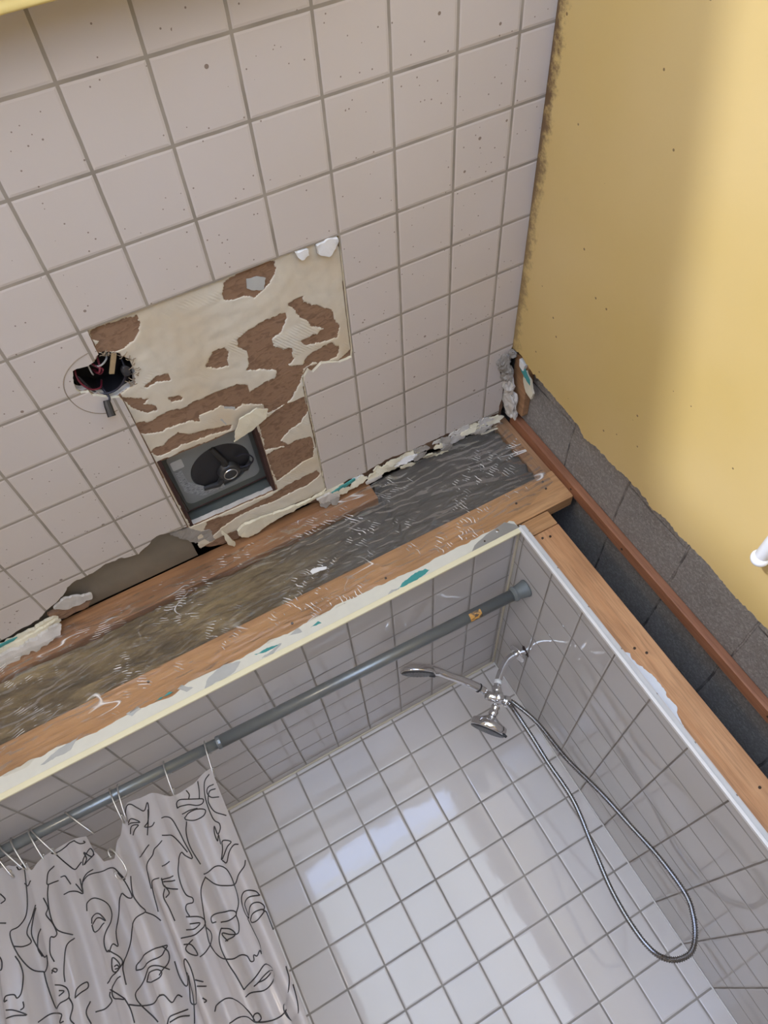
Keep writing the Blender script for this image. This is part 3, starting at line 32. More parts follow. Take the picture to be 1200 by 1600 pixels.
# ------------------------------------------------------------------ node helpers
class N:
    def __init__(s, name):
        s.m = bpy.data.materials.new(name); s.m.use_nodes = True; s.t = s.m.node_tree
        s.b = s.t.nodes['Principled BSDF']; s.out = s.t.nodes['Material Output']
        s.co = s.n('ShaderNodeTexCoord').outputs['Object']
    def n(s, t, **k):
        x = s.t.nodes.new(t)
        for a, b in k.items(): setattr(x, a, b)
        return x
    def l(s, a, b): s.t.links.new(a, b)
    def put(s, sock, v):
        if hasattr(v, 'links'): s.l(v, sock)
        elif v is not None:
            if isinstance(v, (tuple, list)) and len(v) == 3 and sock.type == 'RGBA': v = (*v, 1)
            sock.default_value = v
    def math(s, op, a, b=None, c=None):
        x = s.n('ShaderNodeMath', operation=op)
        for i, v in enumerate((a, b, c)):
            if v is not None: s.put(x.inputs[i], v)
        return x.outputs[0]
    def mix(s, f, a, b, mode='MIX'):
        x = s.n('ShaderNodeMix', data_type='RGBA', blend_type=mode)
        s.put(x.inputs[0], f); s.put(x.inputs[6], a); s.put(x.inputs[7], b); return x.outputs[2]
    def map(s, scale=(1, 1, 1), loc=(0, 0, 0), rot=(0, 0, 0), src=None):
        x = s.n('ShaderNodeMapping'); s.l(src or s.co, x.inputs[0])
        x.inputs['Scale'].default_value = scale; x.inputs['Location'].default_value = loc; x.inputs['Rotation'].default_value = rot
        return x.outputs[0]
    def noise(s, scale, detail=3, v=None, rough=.5, dist=0, col=False):
        x = s.n('ShaderNodeTexNoise'); s.l(v or s.co, x.inputs['Vector'])
        x.inputs['Scale'].default_value = scale; x.inputs['Detail'].default_value = detail
        x.inputs['Roughness'].default_value = rough; x.inputs['Distortion'].default_value = dist
        return x.outputs[1 if col else 0]
    def vor(s, scale, v=None, feat='F1', out=0):
        x = s.n('ShaderNodeTexVoronoi', feature=feat); s.l(v or s.co, x.inputs['Vector']); x.inputs['Scale'].default_value = scale
        return x.outputs[out]
    def ramp(s, f, *st):
        x = s.n('ShaderNodeValToRGB'); e = x.color_ramp.elements
        while len(e) < len(st): e.new(.5)
        for q, (p, c) in zip(e, st):
            q.position = p; q.color = (c, c, c, 1) if isinstance(c, (int, float)) else (*c, 1)
        s.l(f, x.inputs[0]); return x.outputs[0]
    def step(s, f, a, b):
        x = s.n('ShaderNodeMapRange', interpolation_type='SMOOTHSTEP'); s.put(x.inputs[0], f)
        x.inputs[1].default_value = a; x.inputs[2].default_value = b; return x.outputs[0]
    def bump(s, h, strength=.3, dist=.002, n=None):
        x = s.n('ShaderNodeBump'); s.put(x.inputs['Height'], h); x.inputs['Strength'].default_value = strength; x.inputs['Distance'].default_value = dist
        if n: s.l(n, x.inputs['Normal'])
        return x.outputs[0]
    def fin(s, col=None, rough=None, normal=None, metal=None, **k):
        s.put(s.b.inputs['Base Color'], col); s.put(s.b.inputs['Roughness'], rough)
        if normal is not None: s.l(normal, s.b.inputs['Normal'])
        if metal is not None: s.put(s.b.inputs['Metallic'], metal)
        for a, v in k.items(): s.put(s.b.inputs[a.replace('_', ' ')], v)
        return s.m
def plain(name, col, rough=.5, metal=0, bump=0, bs=200, var=.06, **k):
    n = N(name); f = n.noise(bs*.4, 4)
    c = n.mix(f, tuple(v*(1-var) for v in col), tuple(min(1, v*(1+var)) for v in col))
    return n.fin(c, rough, n.bump(n.noise(bs, 4), bump, .001) if bump else None, metal, **k)
def tile_mat(name, ax, off, tile, grout, rough=.12, specks=0, pitch=.11, gw=.0042, wav=.25):
    n = N(name); sp = n.n('ShaderNodeSeparateXYZ'); n.l(n.co, sp.inputs[0])
    ds, cells = [], []
    wob = n.math('MULTIPLY', n.math('SUBTRACT', n.noise(30, 3), .5), .0012)
    for i, a in enumerate(ax):
        u = n.math('DIVIDE', n.math('ADD', n.math('SUBTRACT', sp.outputs[a], off[i]), wob), pitch)
        cells.append(n.math('FLOOR', u)); fr = n.math('FRACT', u)
        ds.append(n.math('MULTIPLY', n.math('MINIMUM', fr, n.math('SUBTRACT', 1, fr)), pitch))
    d = n.math('MINIMUM', *ds)
    t = n.step(d, gw*.5, gw*.5+.0006)
    cv = n.n('ShaderNodeCombineXYZ'); n.l(cells[0], cv.inputs[0]); n.l(cells[1], cv.inputs[1])
    wn = n.n('ShaderNodeTexWhiteNoise', noise_dimensions='2D'); n.l(cv.outputs[0], wn.inputs['Vector'])
    r = wn.outputs[0]
    tc = n.mix(r, tuple(v*.965 for v in tile), tile)
    tc = n.mix(n.ramp(n.noise(5, 3), (.35, 0), (.75, 1)), tc, tuple(v*f for v, f in zip(tile, (.97, .96, .93))))
    if specks:
        v2 = n.map(src=n.co)
        dist = n.vor(38, v2); rnd = n.vor(38, v2, out=1)
        s2 = n.n('ShaderNodeSeparateColor'); n.l(rnd, s2.inputs[0])
        clus = n.ramp(n.noise(7, 2), (.34, .12), (.62, 1))
        size = n.math('MULTIPLY', n.math('POWER', s2.outputs[0], 3), .10)
        sm = n.math('MULTIPLY', n.math('LESS_THAN', dist, n.math('ADD', size, .025)), n.math('LESS_THAN', s2.outputs[1], n.math('MULTIPLY', clus, specks)))
        d2 = n.vor(85, v2); r2 = n.n('ShaderNodeSeparateColor'); n.l(n.vor(85, v2, out=1), r2.inputs[0])
        s3 = n.math('MULTIPLY', n.math('LESS_THAN', d2, .11), n.math('LESS_THAN', r2.outputs[1], n.math('MULTIPLY', clus, specks*.6)))
        tc = n.mix(n.math('MULTIPLY', n.math('MAXIMUM', sm, s3), .8), tc, (.17, .11, .07))
    gc = n.mix(n.ramp(n.noise(14, 4), (.35, 0), (.7, 1)), grout, tuple(v*.7 for v in grout))
    col = n.mix(t, gc, tc)
    ro = n.math('ADD', n.math('MULTIPLY', t, rough-.8), .8)
    edge = n.step(d, gw*.5, gw*.5+.004)
    tilt = n.math('MULTIPLY', n.math('SUBTRACT', r, .5), .0)
    h = n.math('ADD', edge, n.math('MULTIPLY', n.noise(16, 2), wav))
    return n.fin(col, ro, n.bump(h, .5, .0012))
def wood(name, c1, c2, axis=0, dark=(.12, .05, .02), rough=.6, seed=0, wax=0):
    n = N(name); sc = [22, 22, 22]; sc[axis] = 1.3
    v = n.map(tuple(sc), (seed, seed*.7, seed*.3))
    g = n.noise(1.6, 6, v, .6, 1.2)
    g2 = n.noise(9, 4, v, .6, .4)
    c = n.mix(n.ramp(g, (.3, 0), (.7, 1)), c1, c2)
    c = n.mix(n.ramp(g2, (.45, 0), (.75, .45)), c, dark)
    sk = [9, 9, 9]; sk[axis] = 4
    kd = n.vor(1, n.map(tuple(sk), (seed+.4, seed, .2)))
    c = n.mix(n.ramp(kd, (.0, .95), (.06, .6), (.13, 0)), c, dark)
    sm = n.ramp(n.noise(6, 3), (.45, 0), (.72, .5))
    c = n.mix(sm, c, tuple(x*.62 for x in c1))
    return n.fin(c, rough, n.bump(g2, .35, .0015), Coat_Weight=wax, Coat_Roughness=.2)
# ------------------------------------------------------------------ geometry helpers
def lnk(name, me, mat=None, parent=None):
    o = bpy.data.objects.new(name, me); C.objects.link(o)
    if mat is not None:
        for m_ in (mat if isinstance(mat, (list, tuple)) else [mat]): me.materials.append(m_)
    if parent is not None:
        o.parent = parent; base = Vector(parent['_w']) if '_w' in parent else Vector((0, 0, 0))
        me.transform(Matrix.Translation(-base)); o['_w'] = tuple(base)
    else:
        o.location = (0, 0, H); o['_w'] = (0.0, 0.0, 0.0)
    return o
def obj(name, bm, mat=None, parent=None, smooth=False):
    me = bpy.data.meshes.new(name); bmesh.ops.recalc_face_normals(bm, faces=bm.faces); bm.to_mesh(me); bm.free()
    if smooth:
        for p in me.polygons: p.use_smooth = True
    return lnk(name, me, mat, parent)
def thing(name, label, cat, loc, group=None):
    o = bpy.data.objects.new(name, None); C.objects.link(o); o.empty_display_size = .02
    o.location = (loc[0], loc[1], loc[2]+H); o['_w'] = tuple(map(float, loc)); return tag(o, label, cat, group)
def tag(o, label, cat, group=None, kind=None):
    o['label'] = label; o['category'] = cat
    if group: o['group'] = group
    if kind: o['kind'] = kind
    if o.type == 'MESH' and o.parent is None:      # origin at the thing itself
        vs = [v.co for v in o.data.vertices]
        b = Vector(((min(v.x for v in vs)+max(v.x for v in vs))/2, (min(v.y for v in vs)+max(v.y for v in vs))/2, min(v.z for v in vs)))
        o.data.transform(Matrix.Translation(-b)); o.location = (b.x, b.y, b.z+H); o['_w'] = tuple(b)
    return o
def struct(o, kind='structure'): o['kind'] = kind; return o
def box(bm, x0, x1, y0, y1, z0, z1, bev=0, rag=0, seg=1):
    r = bmesh.ops.create_cube(bm, size=1); vs = r['verts']
    for v in vs: v.co = Vector(((x0+x1)/2+v.co.x*(x1-x0), (y0+y1)/2+v.co.y*(y1-y0), (z0+z1)/2+v.co.z*(z1-z0)))
    if bev:
        es = list({e for v in vs for e in v.link_edges}); bmesh.ops.bevel(bm, geom=es, offset=bev, segments=2, affect='EDGES', profile=.5)
    return bm
def tube(bm, pts, rad, seg=12, cap=True, closed=False):
    pts = [Vector(p) for p in pts]; n = len(pts); rings = []
    up = None
    for i, p in enumerate(pts):
        a = pts[(i-1) % n] if closed or i > 0 else p; b = pts[(i+1) % n] if closed or i < n-1 else p
        t = (b-a).normalized() if (b-a).length > 1e-9 else Vector((0, 0, 1))
        if up is None:
            up = t.orthogonal().normalized()
        up = (up - t*up.dot(t)); up = up.normalized() if up.length > 1e-6 else t.orthogonal().normalized()
        s = t.cross(up); r = rad[i] if isinstance(rad, (list, tuple)) else rad
        rings.append([bm.verts.new(p+(up*math.cos(2*math.pi*k/seg)+s*math.sin(2*math.pi*k/seg))*r) for k in range(seg)])
    m = n if closed else n-1
    for i in range(m):
        A, B = rings[i], rings[(i+1) % n]
        for k in range(seg): bm.faces.new((A[k], A[(k+1) % seg], B[(k+1) % seg], B[k]))
    if cap and not closed: bm.faces.new(rings[0][::-1]); bm.faces.new(rings[-1])
    return bm
def lathe(bm, prof, origin, axis, seg=32):
    # prof: list of (t along axis, radius)
    o = Vector(origin); ax = Vector(axis).normalized(); u = ax.orthogonal().normalized(); w = ax.cross(u); rings = []
    for t, r in prof:
        rings.append([bm.verts.new(o+ax*t+(u*math.cos(2*math.pi*k/seg)+w*math.sin(2*math.pi*k/seg))*max(r, 1e-4)) for k in range(seg)])
    for A, B in zip(rings, rings[1:]):
        for k in range(seg): bm.faces.new((A[k], A[(k+1) % seg], B[(k+1) % seg], B[k]))
    bm.faces.new(rings[0][::-1]); bm.faces.new(rings[-1]); return bm
def spline(pts, n=8):
    P = [Vector(p) for p in pts]; P = [2*P[0]-P[1]]+P+[2*P[-1]-P[-2]]; out = []
    for i in range(1, len(P)-2):
        for k in range(n):
            t = k/n; a, b, c, d = P[i-1:i+3]
            out.append(.5*((2*b)+(c-a)*t+(2*a-5*b+4*c-d)*t*t+(3*b-a-3*c+d)*t**3))
    out.append(P[-2].copy()); return out
def rag(pts, step=.006, amp=.003, closed=False, seed=0, fr=60):
    """subdivide a 2-D path and roughen it like a torn edge"""
    out = []; n = len(pts)
    for i in range(n if closed else n-1):
        a = Vector(pts[i]); b = Vector(pts[(i+1) % n]); L = (b-a).length; m = max(1, int(L/step))
        t = (b-a).normalized() if L > 0 else Vector((1, 0)); nn = Vector((-t.y, t.x))
        for k in range(m):
            p = a.lerp(b, k/m); w = noise.fractal(Vector((p.x*fr+seed*9, p.y*fr, seed*3.7)), .8, 2, 4)
            out.append(tuple(p+nn*w*amp*1.6))
    if not closed: out.append(tuple(pts[-1]))
    return out
def poly(outer, holes=(), f=None, t0=0., t1=.01, edge=None):
    """slab from a 2-D outline with holes; f maps (a, b, t) to 3-D"""
    loops = [list(outer)]+[list(h) for h in holes]; vs = []; es = []; 
    for lp in loops:
        s = len(vs); vs += [Vector(p) for p in lp]; es += [(s+i, s+(i+1) % len(lp)) for i in range(len(lp))]
    V, E, F, *_ = delaunay_2d_cdt(vs, es, [], 0, 1e-6)
    def inside(p, lp):
        c = False; j = len(lp)-1
        for i in range(len(lp)):
            xi, yi = lp[i][0], lp[i][1]; xj, yj = lp[j][0], lp[j][1]
            if (yi > p[1]) != (yj > p[1]) and p[0] < (xj-xi)*(p[1]-yi)/(yj-yi)+xi: c = not c
            j = i
        return c
    bm = bmesh.new(); A = [bm.verts.new(f(v.x, v.y, t0)) for v in V]; B = [bm.verts.new(f(v.x, v.y, t1)) for v in V]; cnt = {}
    for fc in F:
        cx = sum(V[i].x for i in fc)/len(fc); cy = sum(V[i].y for i in fc)/len(fc)
        if not inside((cx, cy), loops[0]) or any(inside((cx, cy), h) for h in loops[1:]): continue
        try: bm.faces.new([A[i] for i in fc]); bm.faces.new([B[i] for i in reversed(fc)])
        except ValueError: continue
        for k in range(len(fc)):
            a, b = fc[k], fc[(k+1) % len(fc)]; key = (min(a, b), max(a, b)); cnt[key] = cnt.get(key, 0)+1
    for (a, b), c in cnt.items():
        if c == 1: bm.faces.new((A[a], A[b], B[b], B[a]))
    bmesh.ops.delete(bm, geom=[v for v in bm.verts if not v.link_faces], context='VERTS')
    return bm
up = lambda a, b, t: (a, b, t)              # ceiling layers: t is height
side = lambda a, b, t: (t, a, b)            # slabs parallel to the yellow wall: (y, z), t is x
front = lambda a, b, t: (a, t, b)           # slabs facing the room: (x, z), t is y
def lump(bm, c, s, seed, sub=2, amp=.45, fr=1.6):
    r = bmesh.ops.create_icosphere(bm, subdivisions=sub, radius=1)
    for v in r['verts']:
        d = v.co.normalized(); k = 1+amp*noise.fractal(d*fr+Vector((seed*3.1, seed, 0)), .7, 2, 4)
        v.co = Vector(c)+Vector((d.x*s[0], d.y*s[1], d.z*s[2]))*k
    return bm
# ------------------------------------------------------------------ materials
m_ctile = tile_mat('ceiling_tile', (0, 1), (0, 0), (.61, .545, .485), (.36, .31, .245), .30, specks=1.0, wav=.5)
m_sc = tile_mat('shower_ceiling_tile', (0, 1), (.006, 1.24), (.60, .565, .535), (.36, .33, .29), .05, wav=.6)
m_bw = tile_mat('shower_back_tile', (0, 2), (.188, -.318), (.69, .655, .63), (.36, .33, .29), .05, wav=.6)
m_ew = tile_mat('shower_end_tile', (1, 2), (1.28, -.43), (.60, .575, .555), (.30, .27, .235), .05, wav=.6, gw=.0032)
m_cream = plain('cream_drywall', (.69, .67, .57), .75, bump=.3, bs=120)
m_bead = plain('cream_painted_edge', (.80, .74, .50), .5, bump=.2, bs=60)
m_white = plain('white_trim_edge', (.80, .79, .76), .45, bump=.2, bs=80)
def adhesive():
    n = N('cream_tile_adhesive'); f = n.noise(5, 4); g = n.noise(40, 5)
    c = n.mix(n.ramp(f, (.35, 0), (.68, 1)), (.60, .50, .35), (.66, .62, .52))
    c = n.mix(n.ramp(g, (.5, 0), (.8, .5)), c, (.50, .44, .34))
    w = n.n('ShaderNodeTexWave', wave_type='BANDS'); n.l(n.map((1, 1, 1), rot=(0, 0, .7)), w.inputs[0]); w.inputs['Scale'].default_value = 60; w.inputs['Distortion'].default_value = 2
    msk = n.ramp(n.noise(9, 2, n.map(loc=(3, 1, 0))), (.56, 0), (.62, 1))
    h = n.math('ADD', n.math('MULTIPLY', w.outputs['Fac'] if 'Fac' in w.outputs else w.outputs[1], n.math('MULTIPLY', msk, .8)), g)
    return n.fin(c, .85, n.bump(h, .5, .0012))
m_adh = adhesive()
def brownpaper():
    n = N('torn_brown_paper'); f = n.noise(9, 4, dist=1); g = n.noise(45, 5, n.map((1, 2, 1), rot=(0, 0, .5)), dist=1.5)
    c = n.mix(f, (.22, .125, .070), (.31, .19, .115)); c = n.mix(n.ramp(g, (.5, 0), (.62, .5)), c, (.13, .07, .035))
    return n.fin(c, .9, n.bump(g, .6, .003))
m_brown = brownpaper()
m_board = plain('grey_brown_board', (.20, .165, .115), .9, bump=.5, bs=40, var=.25)
m_gyp = plain('broken_plaster', (.56, .52, .46), .9, bump=.9, bs=70, var=.3)
m_gypc = plain('broken_cream_plaster', (.70, .64, .48), .85, bump=.8, bs=60, var=.2)
m_gypd = plain('dirty_mortar', (.30, .27, .23), .95, bump=.9, bs=80, var=.35)
m_teal = plain('teal_board_paper', (.06, .30, .28), .8, bump=.5, bs=90, var=.3)
m_mud = plain('grey_joint_compound', (.45, .45, .42), .8, bump=.3, bs=50, var=.2)
def yellow():
    n = N('yellow_wall_paint'); sp = n.n('ShaderNodeSeparateXYZ'); n.l(n.co, sp.inputs[0])
    c = n.mix(n.ramp(n.noise(2.5, 3), (.35, 0), (.7, 1)), (.60, .42, .145), (.64, .46, .19))
    c = n.mix(n.ramp(n.noise(12, 5, rough=.7), (.62, 0), (.8, .25)), c, (.50, .37, .17))
    v = n.map(src=n.co); d = n.vor(26, v); rc = n.n('ShaderNodeSeparateColor'); n.l(n.vor(26, v, out=1), rc.inputs[0])
    reg = n.ramp(n.math('ADD', n.noise(4, 2), n.math('MULTIPLY', sp.outputs[2], .55)), (.12, .1), (.36, 1))
    m = n.math('MULTIPLY', n.math('LESS_THAN', d, n.math('ADD', n.math('MULTIPLY', n.math('POWER', rc.outputs[0], 2), .08), .025)), n.math('LESS_THAN', rc.outputs[1], n.math('MULTIPLY', reg, .9)))
    c = n.mix(n.math('MULTIPLY', m, .85), c, (.16, .09, .03))
    # mildew band along the ceiling joint
    nz = n.noise(35, 6, rough=.75)
    band = n.step(n.math('ADD', sp.outputs[2], n.math('MULTIPLY', n.math('SUBTRACT', nz, .5), .09)), -.030, -.001)
    yb = n.math('SUBTRACT', 1.3, n.math('MULTIPLY', sp.outputs[1], .8))
    c = n.mix(n.math('MINIMUM', n.math('MULTIPLY', band, yb), 1), c, (.15, .085, .035))
    h = n.math('ADD', n.noise(90, 3), n.math('MULTIPLY', n.noise(12, 2), .5))
    return n.fin(c, .42, n.bump(h, .10, .001))
m_yel = yellow()
m_yeledge = plain('yellow_painted_wood', (.88, .62, .22), .6, bump=.9, bs=25, var=.35)
def block():
    n = N('concrete_block'); sp = n.n('ShaderNodeSeparateXYZ'); n.l(n.co, sp.inputs[0])
    cb = n.n('ShaderNodeCombineXYZ'); wob = n.math('MULTIPLY', n.math('SUBTRACT', n.noise(10, 3), .5), .02)
    n.l(n.math('ADD', sp.outputs[1], wob), cb.inputs[0]); n.l(n.math('ADD', n.math('ADD', sp.outputs[2], .585), wob), cb.inputs[1])
    b = n.n('ShaderNodeTexBrick'); n.l(cb.outputs[0], b.inputs[0]); b.inputs['Scale'].default_value = 1
    b.inputs['Brick Width'].default_value = .39; b.inputs['Row Height'].default_value = .187; b.inputs['Mortar Size'].default_value = .003; b.inputs['Mortar Smooth'].default_value = .6
    g = n.noise(160, 5, rough=.7); f = n.noise(12, 4)
    c = n.mix(f, (.19, .175, .16), (.31, .285, .26)); c = n.mix(n.ramp(g, (.47, 0), (.66, .7)), c, (.46, .43, .39))
    pit = n.vor(170); c = n.mix(n.ramp(pit, (.1, .6), (.25, 0)), c, (.06, .05, .05))
    c = n.mix(n.math('MULTIPLY', b.outputs['Fac'], n.ramp(n.noise(20, 3), (.4, 0), (.6, .8))), c, (.05, .045, .045))
    h = n.math('SUBTRACT', n.math('ADD', g, n.math('MULTIPLY', f, 1.0)), n.math('MULTIPLY', b.outputs['Fac'], 1.3))
    return n.fin(c, .95, n.bump(h, .7, .004))
m_block = block()
m_wx = wood('header_wood', (.50, .255, .10), (.60, .34, .155), 0, seed=1)
m_wx2 = wood('plate_wood', (.30, .14, .055), (.42, .21, .09), 0, seed=5)
m_wz = wood('stud_wood', (.53, .26, .11), (.66, .37, .18), 2, seed=2)
m_wz2 = wood('furring_wood', (.30, .12, .06), (.42, .19, .095), 2, seed=4)
m_wz3 = wood('block_wood', (.34, .18, .085), (.46, .26, .13), 2, seed=8)
m_plaster = plain('cream_room_wall', (.62, .54, .40), .6, bump=.1)
m_floor = plain('tan_vinyl_floor', (.36, .29, .21), .4)
m_dark = plain('dark_leak_block', (.05, .04, .03), .95)
m_chrome = plain('chrome', (.82, .82, .83), .07, 1, var=.01)
m_steel = plain('brushed_steel', (.55, .54, .52), .28, 1, var=.05)
m_rod = plain('grey_satin_rod', (.21, .225, .225), .30, .5, bump=.05, bs=40)
m_rubber = plain('grey_plastic_cap', (.17, .185, .18), .45)
m_black = plain('black_plastic', (.012, .012, .014), .4)
m_spray = plain('dark_spray_face', (.035, .037, .04), .35)
m_wplast = plain('white_plastic', (.86, .86, .87), .25)
m_ptfe = plain('white_thread_tape', (.85, .85, .83), .6)
# ------------------------------------------------------------------ setting: ceiling layers
P = .11
R0 = 1.14
fan = DATA['fan']; hole = rag(DATA['hole'], .004, .0015, True, 2, 120)
fan_hole = rag([(.018, .780), (.214, .786), (.2165, 1.014), (.019, 1.006)], .006, .0015, True, 5, 80)
# tile layer: everything but the stripped patch
back = -1.09; left = -1.6
tr = DATA['tile_right']; tl = DATA['tile_left']
tile_out = [(left, back), (.834, back), (.834, .885)] + rag([(.834, .885), (.828, .91), (.815, .903), (.803, .925), (.808, .96), (.822, .985), (.822, 1.05), (.8158, 1.104)], .004, .002, seed=1)[1:] \
    + rag(tr, .004, .0022, seed=3) + rag([(.3124, 1.109), (.331, 1.09), (.3305, .90), (.3300, .74), (.334, .715), (.345, .700), (.352, .712), (.372, .700), (.39, .706), (.41, .716), (.437, .716), (.4395, .70)], .005, .001, seed=4)[1:] \
    + [(.4395, .60), (.441, .50), (.44, .4415)] + [(.33, .440), (.22, .4415), (.11, .440), (.012, .4415)] \
    + rag([(.012, .4415), (.011, .49)], .004, .001, seed=5)[1:] + [p for p in DATA['hole'][4:5]] \
    + [p for p in hole[len(hole)//5*0:0]]
# route the edge round the left half of the junction hole, then down to the fan opening
lh = [(.0006, .500), (-.0118, .5035), (-.0284, .5003), (-.036, .5019), (-.0434, .5228), (-.046, .539), (-.0418, .5494), (-.0288, .5527), (-.0275, .5636), (-.0192, .5683), (-.0126, .5741), (-.0043, .5831), (.0087, .5883)]
tile_out = tile_out[:-1] + [(.006, .492)] + rag(lh, .004, .001, seed=6) + [(.0115, .60), (.0115, .66), (.0105, .77), (.0085, .88)] \
    + rag([(.0085, .88), (.010, .94), (.0085, .9955)], .005, .001, seed=7)[1:] + rag(tl, .006, .002, seed=8)[1:] + [(-1.0, 1.09), (left, 1.09)]
ceiling = struct(obj('ceiling', poly(tile_out, (), up, 0, .006), m_ctile))
# board behind the tiles with brown face paper
br = [(.846, .886), (.846, .90), (.835, .93), (.832, 1.0), (.831, 1.10), (.829, 1.128)]
bo = [(left, back), (.846, back), (.846, .886)] + rag(br, .004, .002, seed=11)[1:] + rag([(.829, 1.128), (.793, 1.134), (.722, 1.136), (.65, 1.134), (.575, 1.127), (.514, 1.13), (.47, 1.136), (.44, 1.136), (.393, 1.134), (.31, 1.133)], .004, .003, seed=12)[1:] \
    + rag([(.31, 1.133), (.251, 1.105), (.18, 1.109), (.125, 1.130), (.06, 1.125), (.02, 1.10), (.008, 1.05), (.004, 1.0)], .005, .003, seed=13)[1:] \
    + rag([(p[0], p[1]+.003) for p in tl], .005, .002, seed=14)[1:] + [(left, 1.10)]
board = struct(obj('backing_board', poly(bo, (hole, fan_hole), up, .0062, .018), m_brown, ceiling))
# grey board further up where the front strip has fallen away
gb = rag([(-1.6, .96), (.10, .96), (.10, 1.139), (-1.6, 1.139)], .01, .0, True)
struct(obj('upper_board', poly([(-1.6, .96), (.0, .96), (.0, 1.139), (-1.6, 1.139)], (), up, .0185, .026), m_board, ceiling))
# cream adhesive left on the patch, with the torn-out places as holes
adh_out = [(.012, .4425), (.11, .4415), (.22, .4425), (.33, .4415), (.4395, .4425), (.441, .50), (.4385, .60), (.439, .700)] \
    + rag([(.439, .700), (.41, .715), (.37, .70), (.345, .699), (.333, .712)], .005, .001, seed=20)[1:] + [(.3295, .75), (.330, .90), (.3305, 1.09)] \
    + rag([(.3305, 1.09)] + DATA['adh_edge'] + [(.012, 1.08)], .005, .002, seed=21)[1:] + [(.0105, 1.0), (.0105, .90), (.0115, .78), (.0118, .66), (.012, .60)]
bl = [rag(b, .0035, .0016, True, 30+i, 110) for i, b in enumerate(DATA['blobs'][:8]+DATA['blobs'][9:])]
fh2 = rag([(.014, .776), (.218, .782), (.220, 1.018), (.015, 1.010)], .006, .0012, True, 5, 80)
def clipx(b, y0, y1): return b
# blobs that reach the fan are merged by overlapping them with the fan hole
def chunked(b): return [p for p in b]
from itertools import chain
def union_holes(outer, holes, cell=.0022):
    """raster mask -> slab; keeps overlapping holes simple"""
    def inside(x, y, lp):
        c = False; j = len(lp)-1
        for i in range(len(lp)):
            xi, yi = lp[i]; xj, yj = lp[j]
            if (yi > y) != (yj > y) and x < (xj-xi)*(y-yi)/(yj-yi)+xi: c = not c
            j = i
        return c
    bb = [(min(p[0] for p in h), max(p[0] for p in h), min(p[1] for p in h), max(p[1] for p in h)) for h in holes]
    x0 = min(p[0] for p in outer); x1 = max(p[0] for p in outer); y0 = min(p[1] for p in outer); y1 = max(p[1] for p in outer)
    nx = int((x1-x0)/cell)+2; ny = int((y1-y0)/cell)+2
    def ok(x, y):
        if not inside(x, y, outer): return False
        for h, b in zip(holes, bb):
            if b[0] <= x <= b[1] and b[2] <= y <= b[3] and inside(x, y, h): return False
        return True
    g = [[ok(x0+(i-.5)*cell, y0+(j-.5)*cell) for i in range(nx+2)] for j in range(ny+2)]
    bm = bmesh.new(); V = {}
    def vert(i, j, t):
        k = (i, j, t)
        if k not in V:
            # relax corner points towards the solid side for a less blocky rim
            s = [(g[jj][ii], ii, jj) for ii in (i-1, i) for jj in (j-1, j) if 0 <= ii < nx+2 and 0 <= jj < ny+2]
            on = [q for q in s if q[0]]
            ox = oy = 0
            if on and len(on) < len(s):
                ox = sum(q[1]+.5 for q in on)/len(on)-i; oy = sum(q[2]+.5 for q in on)/len(on)-j
            x = x0+(i-1+ox*.7)*cell; y = y0+(j-1+oy*.7)*cell
            if t:
                z = .0066; 
            else:
                z = .0042-.0010*noise.noise(Vector((x*55, y*55, 1)))-.0016*max(0, noise.noise(Vector((x*20, y*20, 5))))
                if on and len(on) < len(s): z += .0008-.0022*max(0, noise.noise(Vector((x*60, y*60, 9))))
            V[k] = bm.verts.new((x, y, z))
        return V[k]
    for j in range(1, ny+1):
        for i in range(1, nx+1):
            if not g[j][i]: continue
            q = [(i, j), (i+1, j), (i+1, j+1), (i, j+1)]
            bm.faces.new([vert(a, b, 0) for a, b in q][::-1])
            for (a, b), (c, d), (di, dj) in ((q[0], q[1], (0, -1)), (q[1], q[2], (1, 0)), (q[2], q[3], (0, 1)), (q[3], q[0], (-1, 0))):
                if not g[j+dj][i+di]: bm.faces.new((vert(a, b, 0), vert(c, d, 0), vert(c, d, 1), vert(a, b, 1)))
    return bm
bl2 = [rag(b, .0035, .0016, True, 30+i, 110) for i, b in enumerate(DATA['blobs'])]
struct(obj('adhesive_layer', union_holes(adh_out, bl2+[hole, fh2]), m_adh, ceiling, True))
for i, g in enumerate(DATA['greys']):
    struct(obj('grey_patch', poly(rag(g, .004, .002, True, 50+i), (), up, .0045, .0062), m_mud, ceiling))
# pencil / caulk ring left by the old lamp base
rp = spline([(p[0], p[1], .0) for p in DATA['ring']], 6)
bm = bmesh.new(); tube(bm, rp, .0009, 6); struct(obj('lamp_base_ring', bm, plain('ring_grime', (.30, .24, .17), .8), ceiling))
# soffit edge near the camera (top left of the view)
bm = bmesh.new(); box(bm, -1.6, .5, -.06, .013, -.06, -.0005)
es = [e for e in bm.edges]; bmesh.ops.subdivide_edges(bm, edges=es, cuts=40, use_grid_fill=True)
for v in bm.verts: v.co += Vector((0, .004, .004))*noise.fractal(v.co*45, .7, 2, 4)
tag(obj('ceiling_batten', bm, m_yeledge, None, True), 'rough golden yellow painted batten across the ceiling at the top left corner', 'batten')
# dark slabs added above and behind to keep sky light from leaking in
def slab(name, x0, x1, y0, y1, z0, z1, m, parent=None, bev=0):
    return struct(obj(name, box(bmesh.new(), x0, x1, y0, y1, z0, z1, bev), m, parent))
slab('leak_block_top', -1.7, 1.1, -1.2, 2.1, .28, .30, m_dark, ceiling)
slab('leak_block_left', -1.7, -1.6, -1.2, 2.1, .03, .28, m_dark, ceiling)
slab('leak_block_back', -1.7, .8665, 1.96, 2.1, -2.44, .28, m_dark, ceiling)
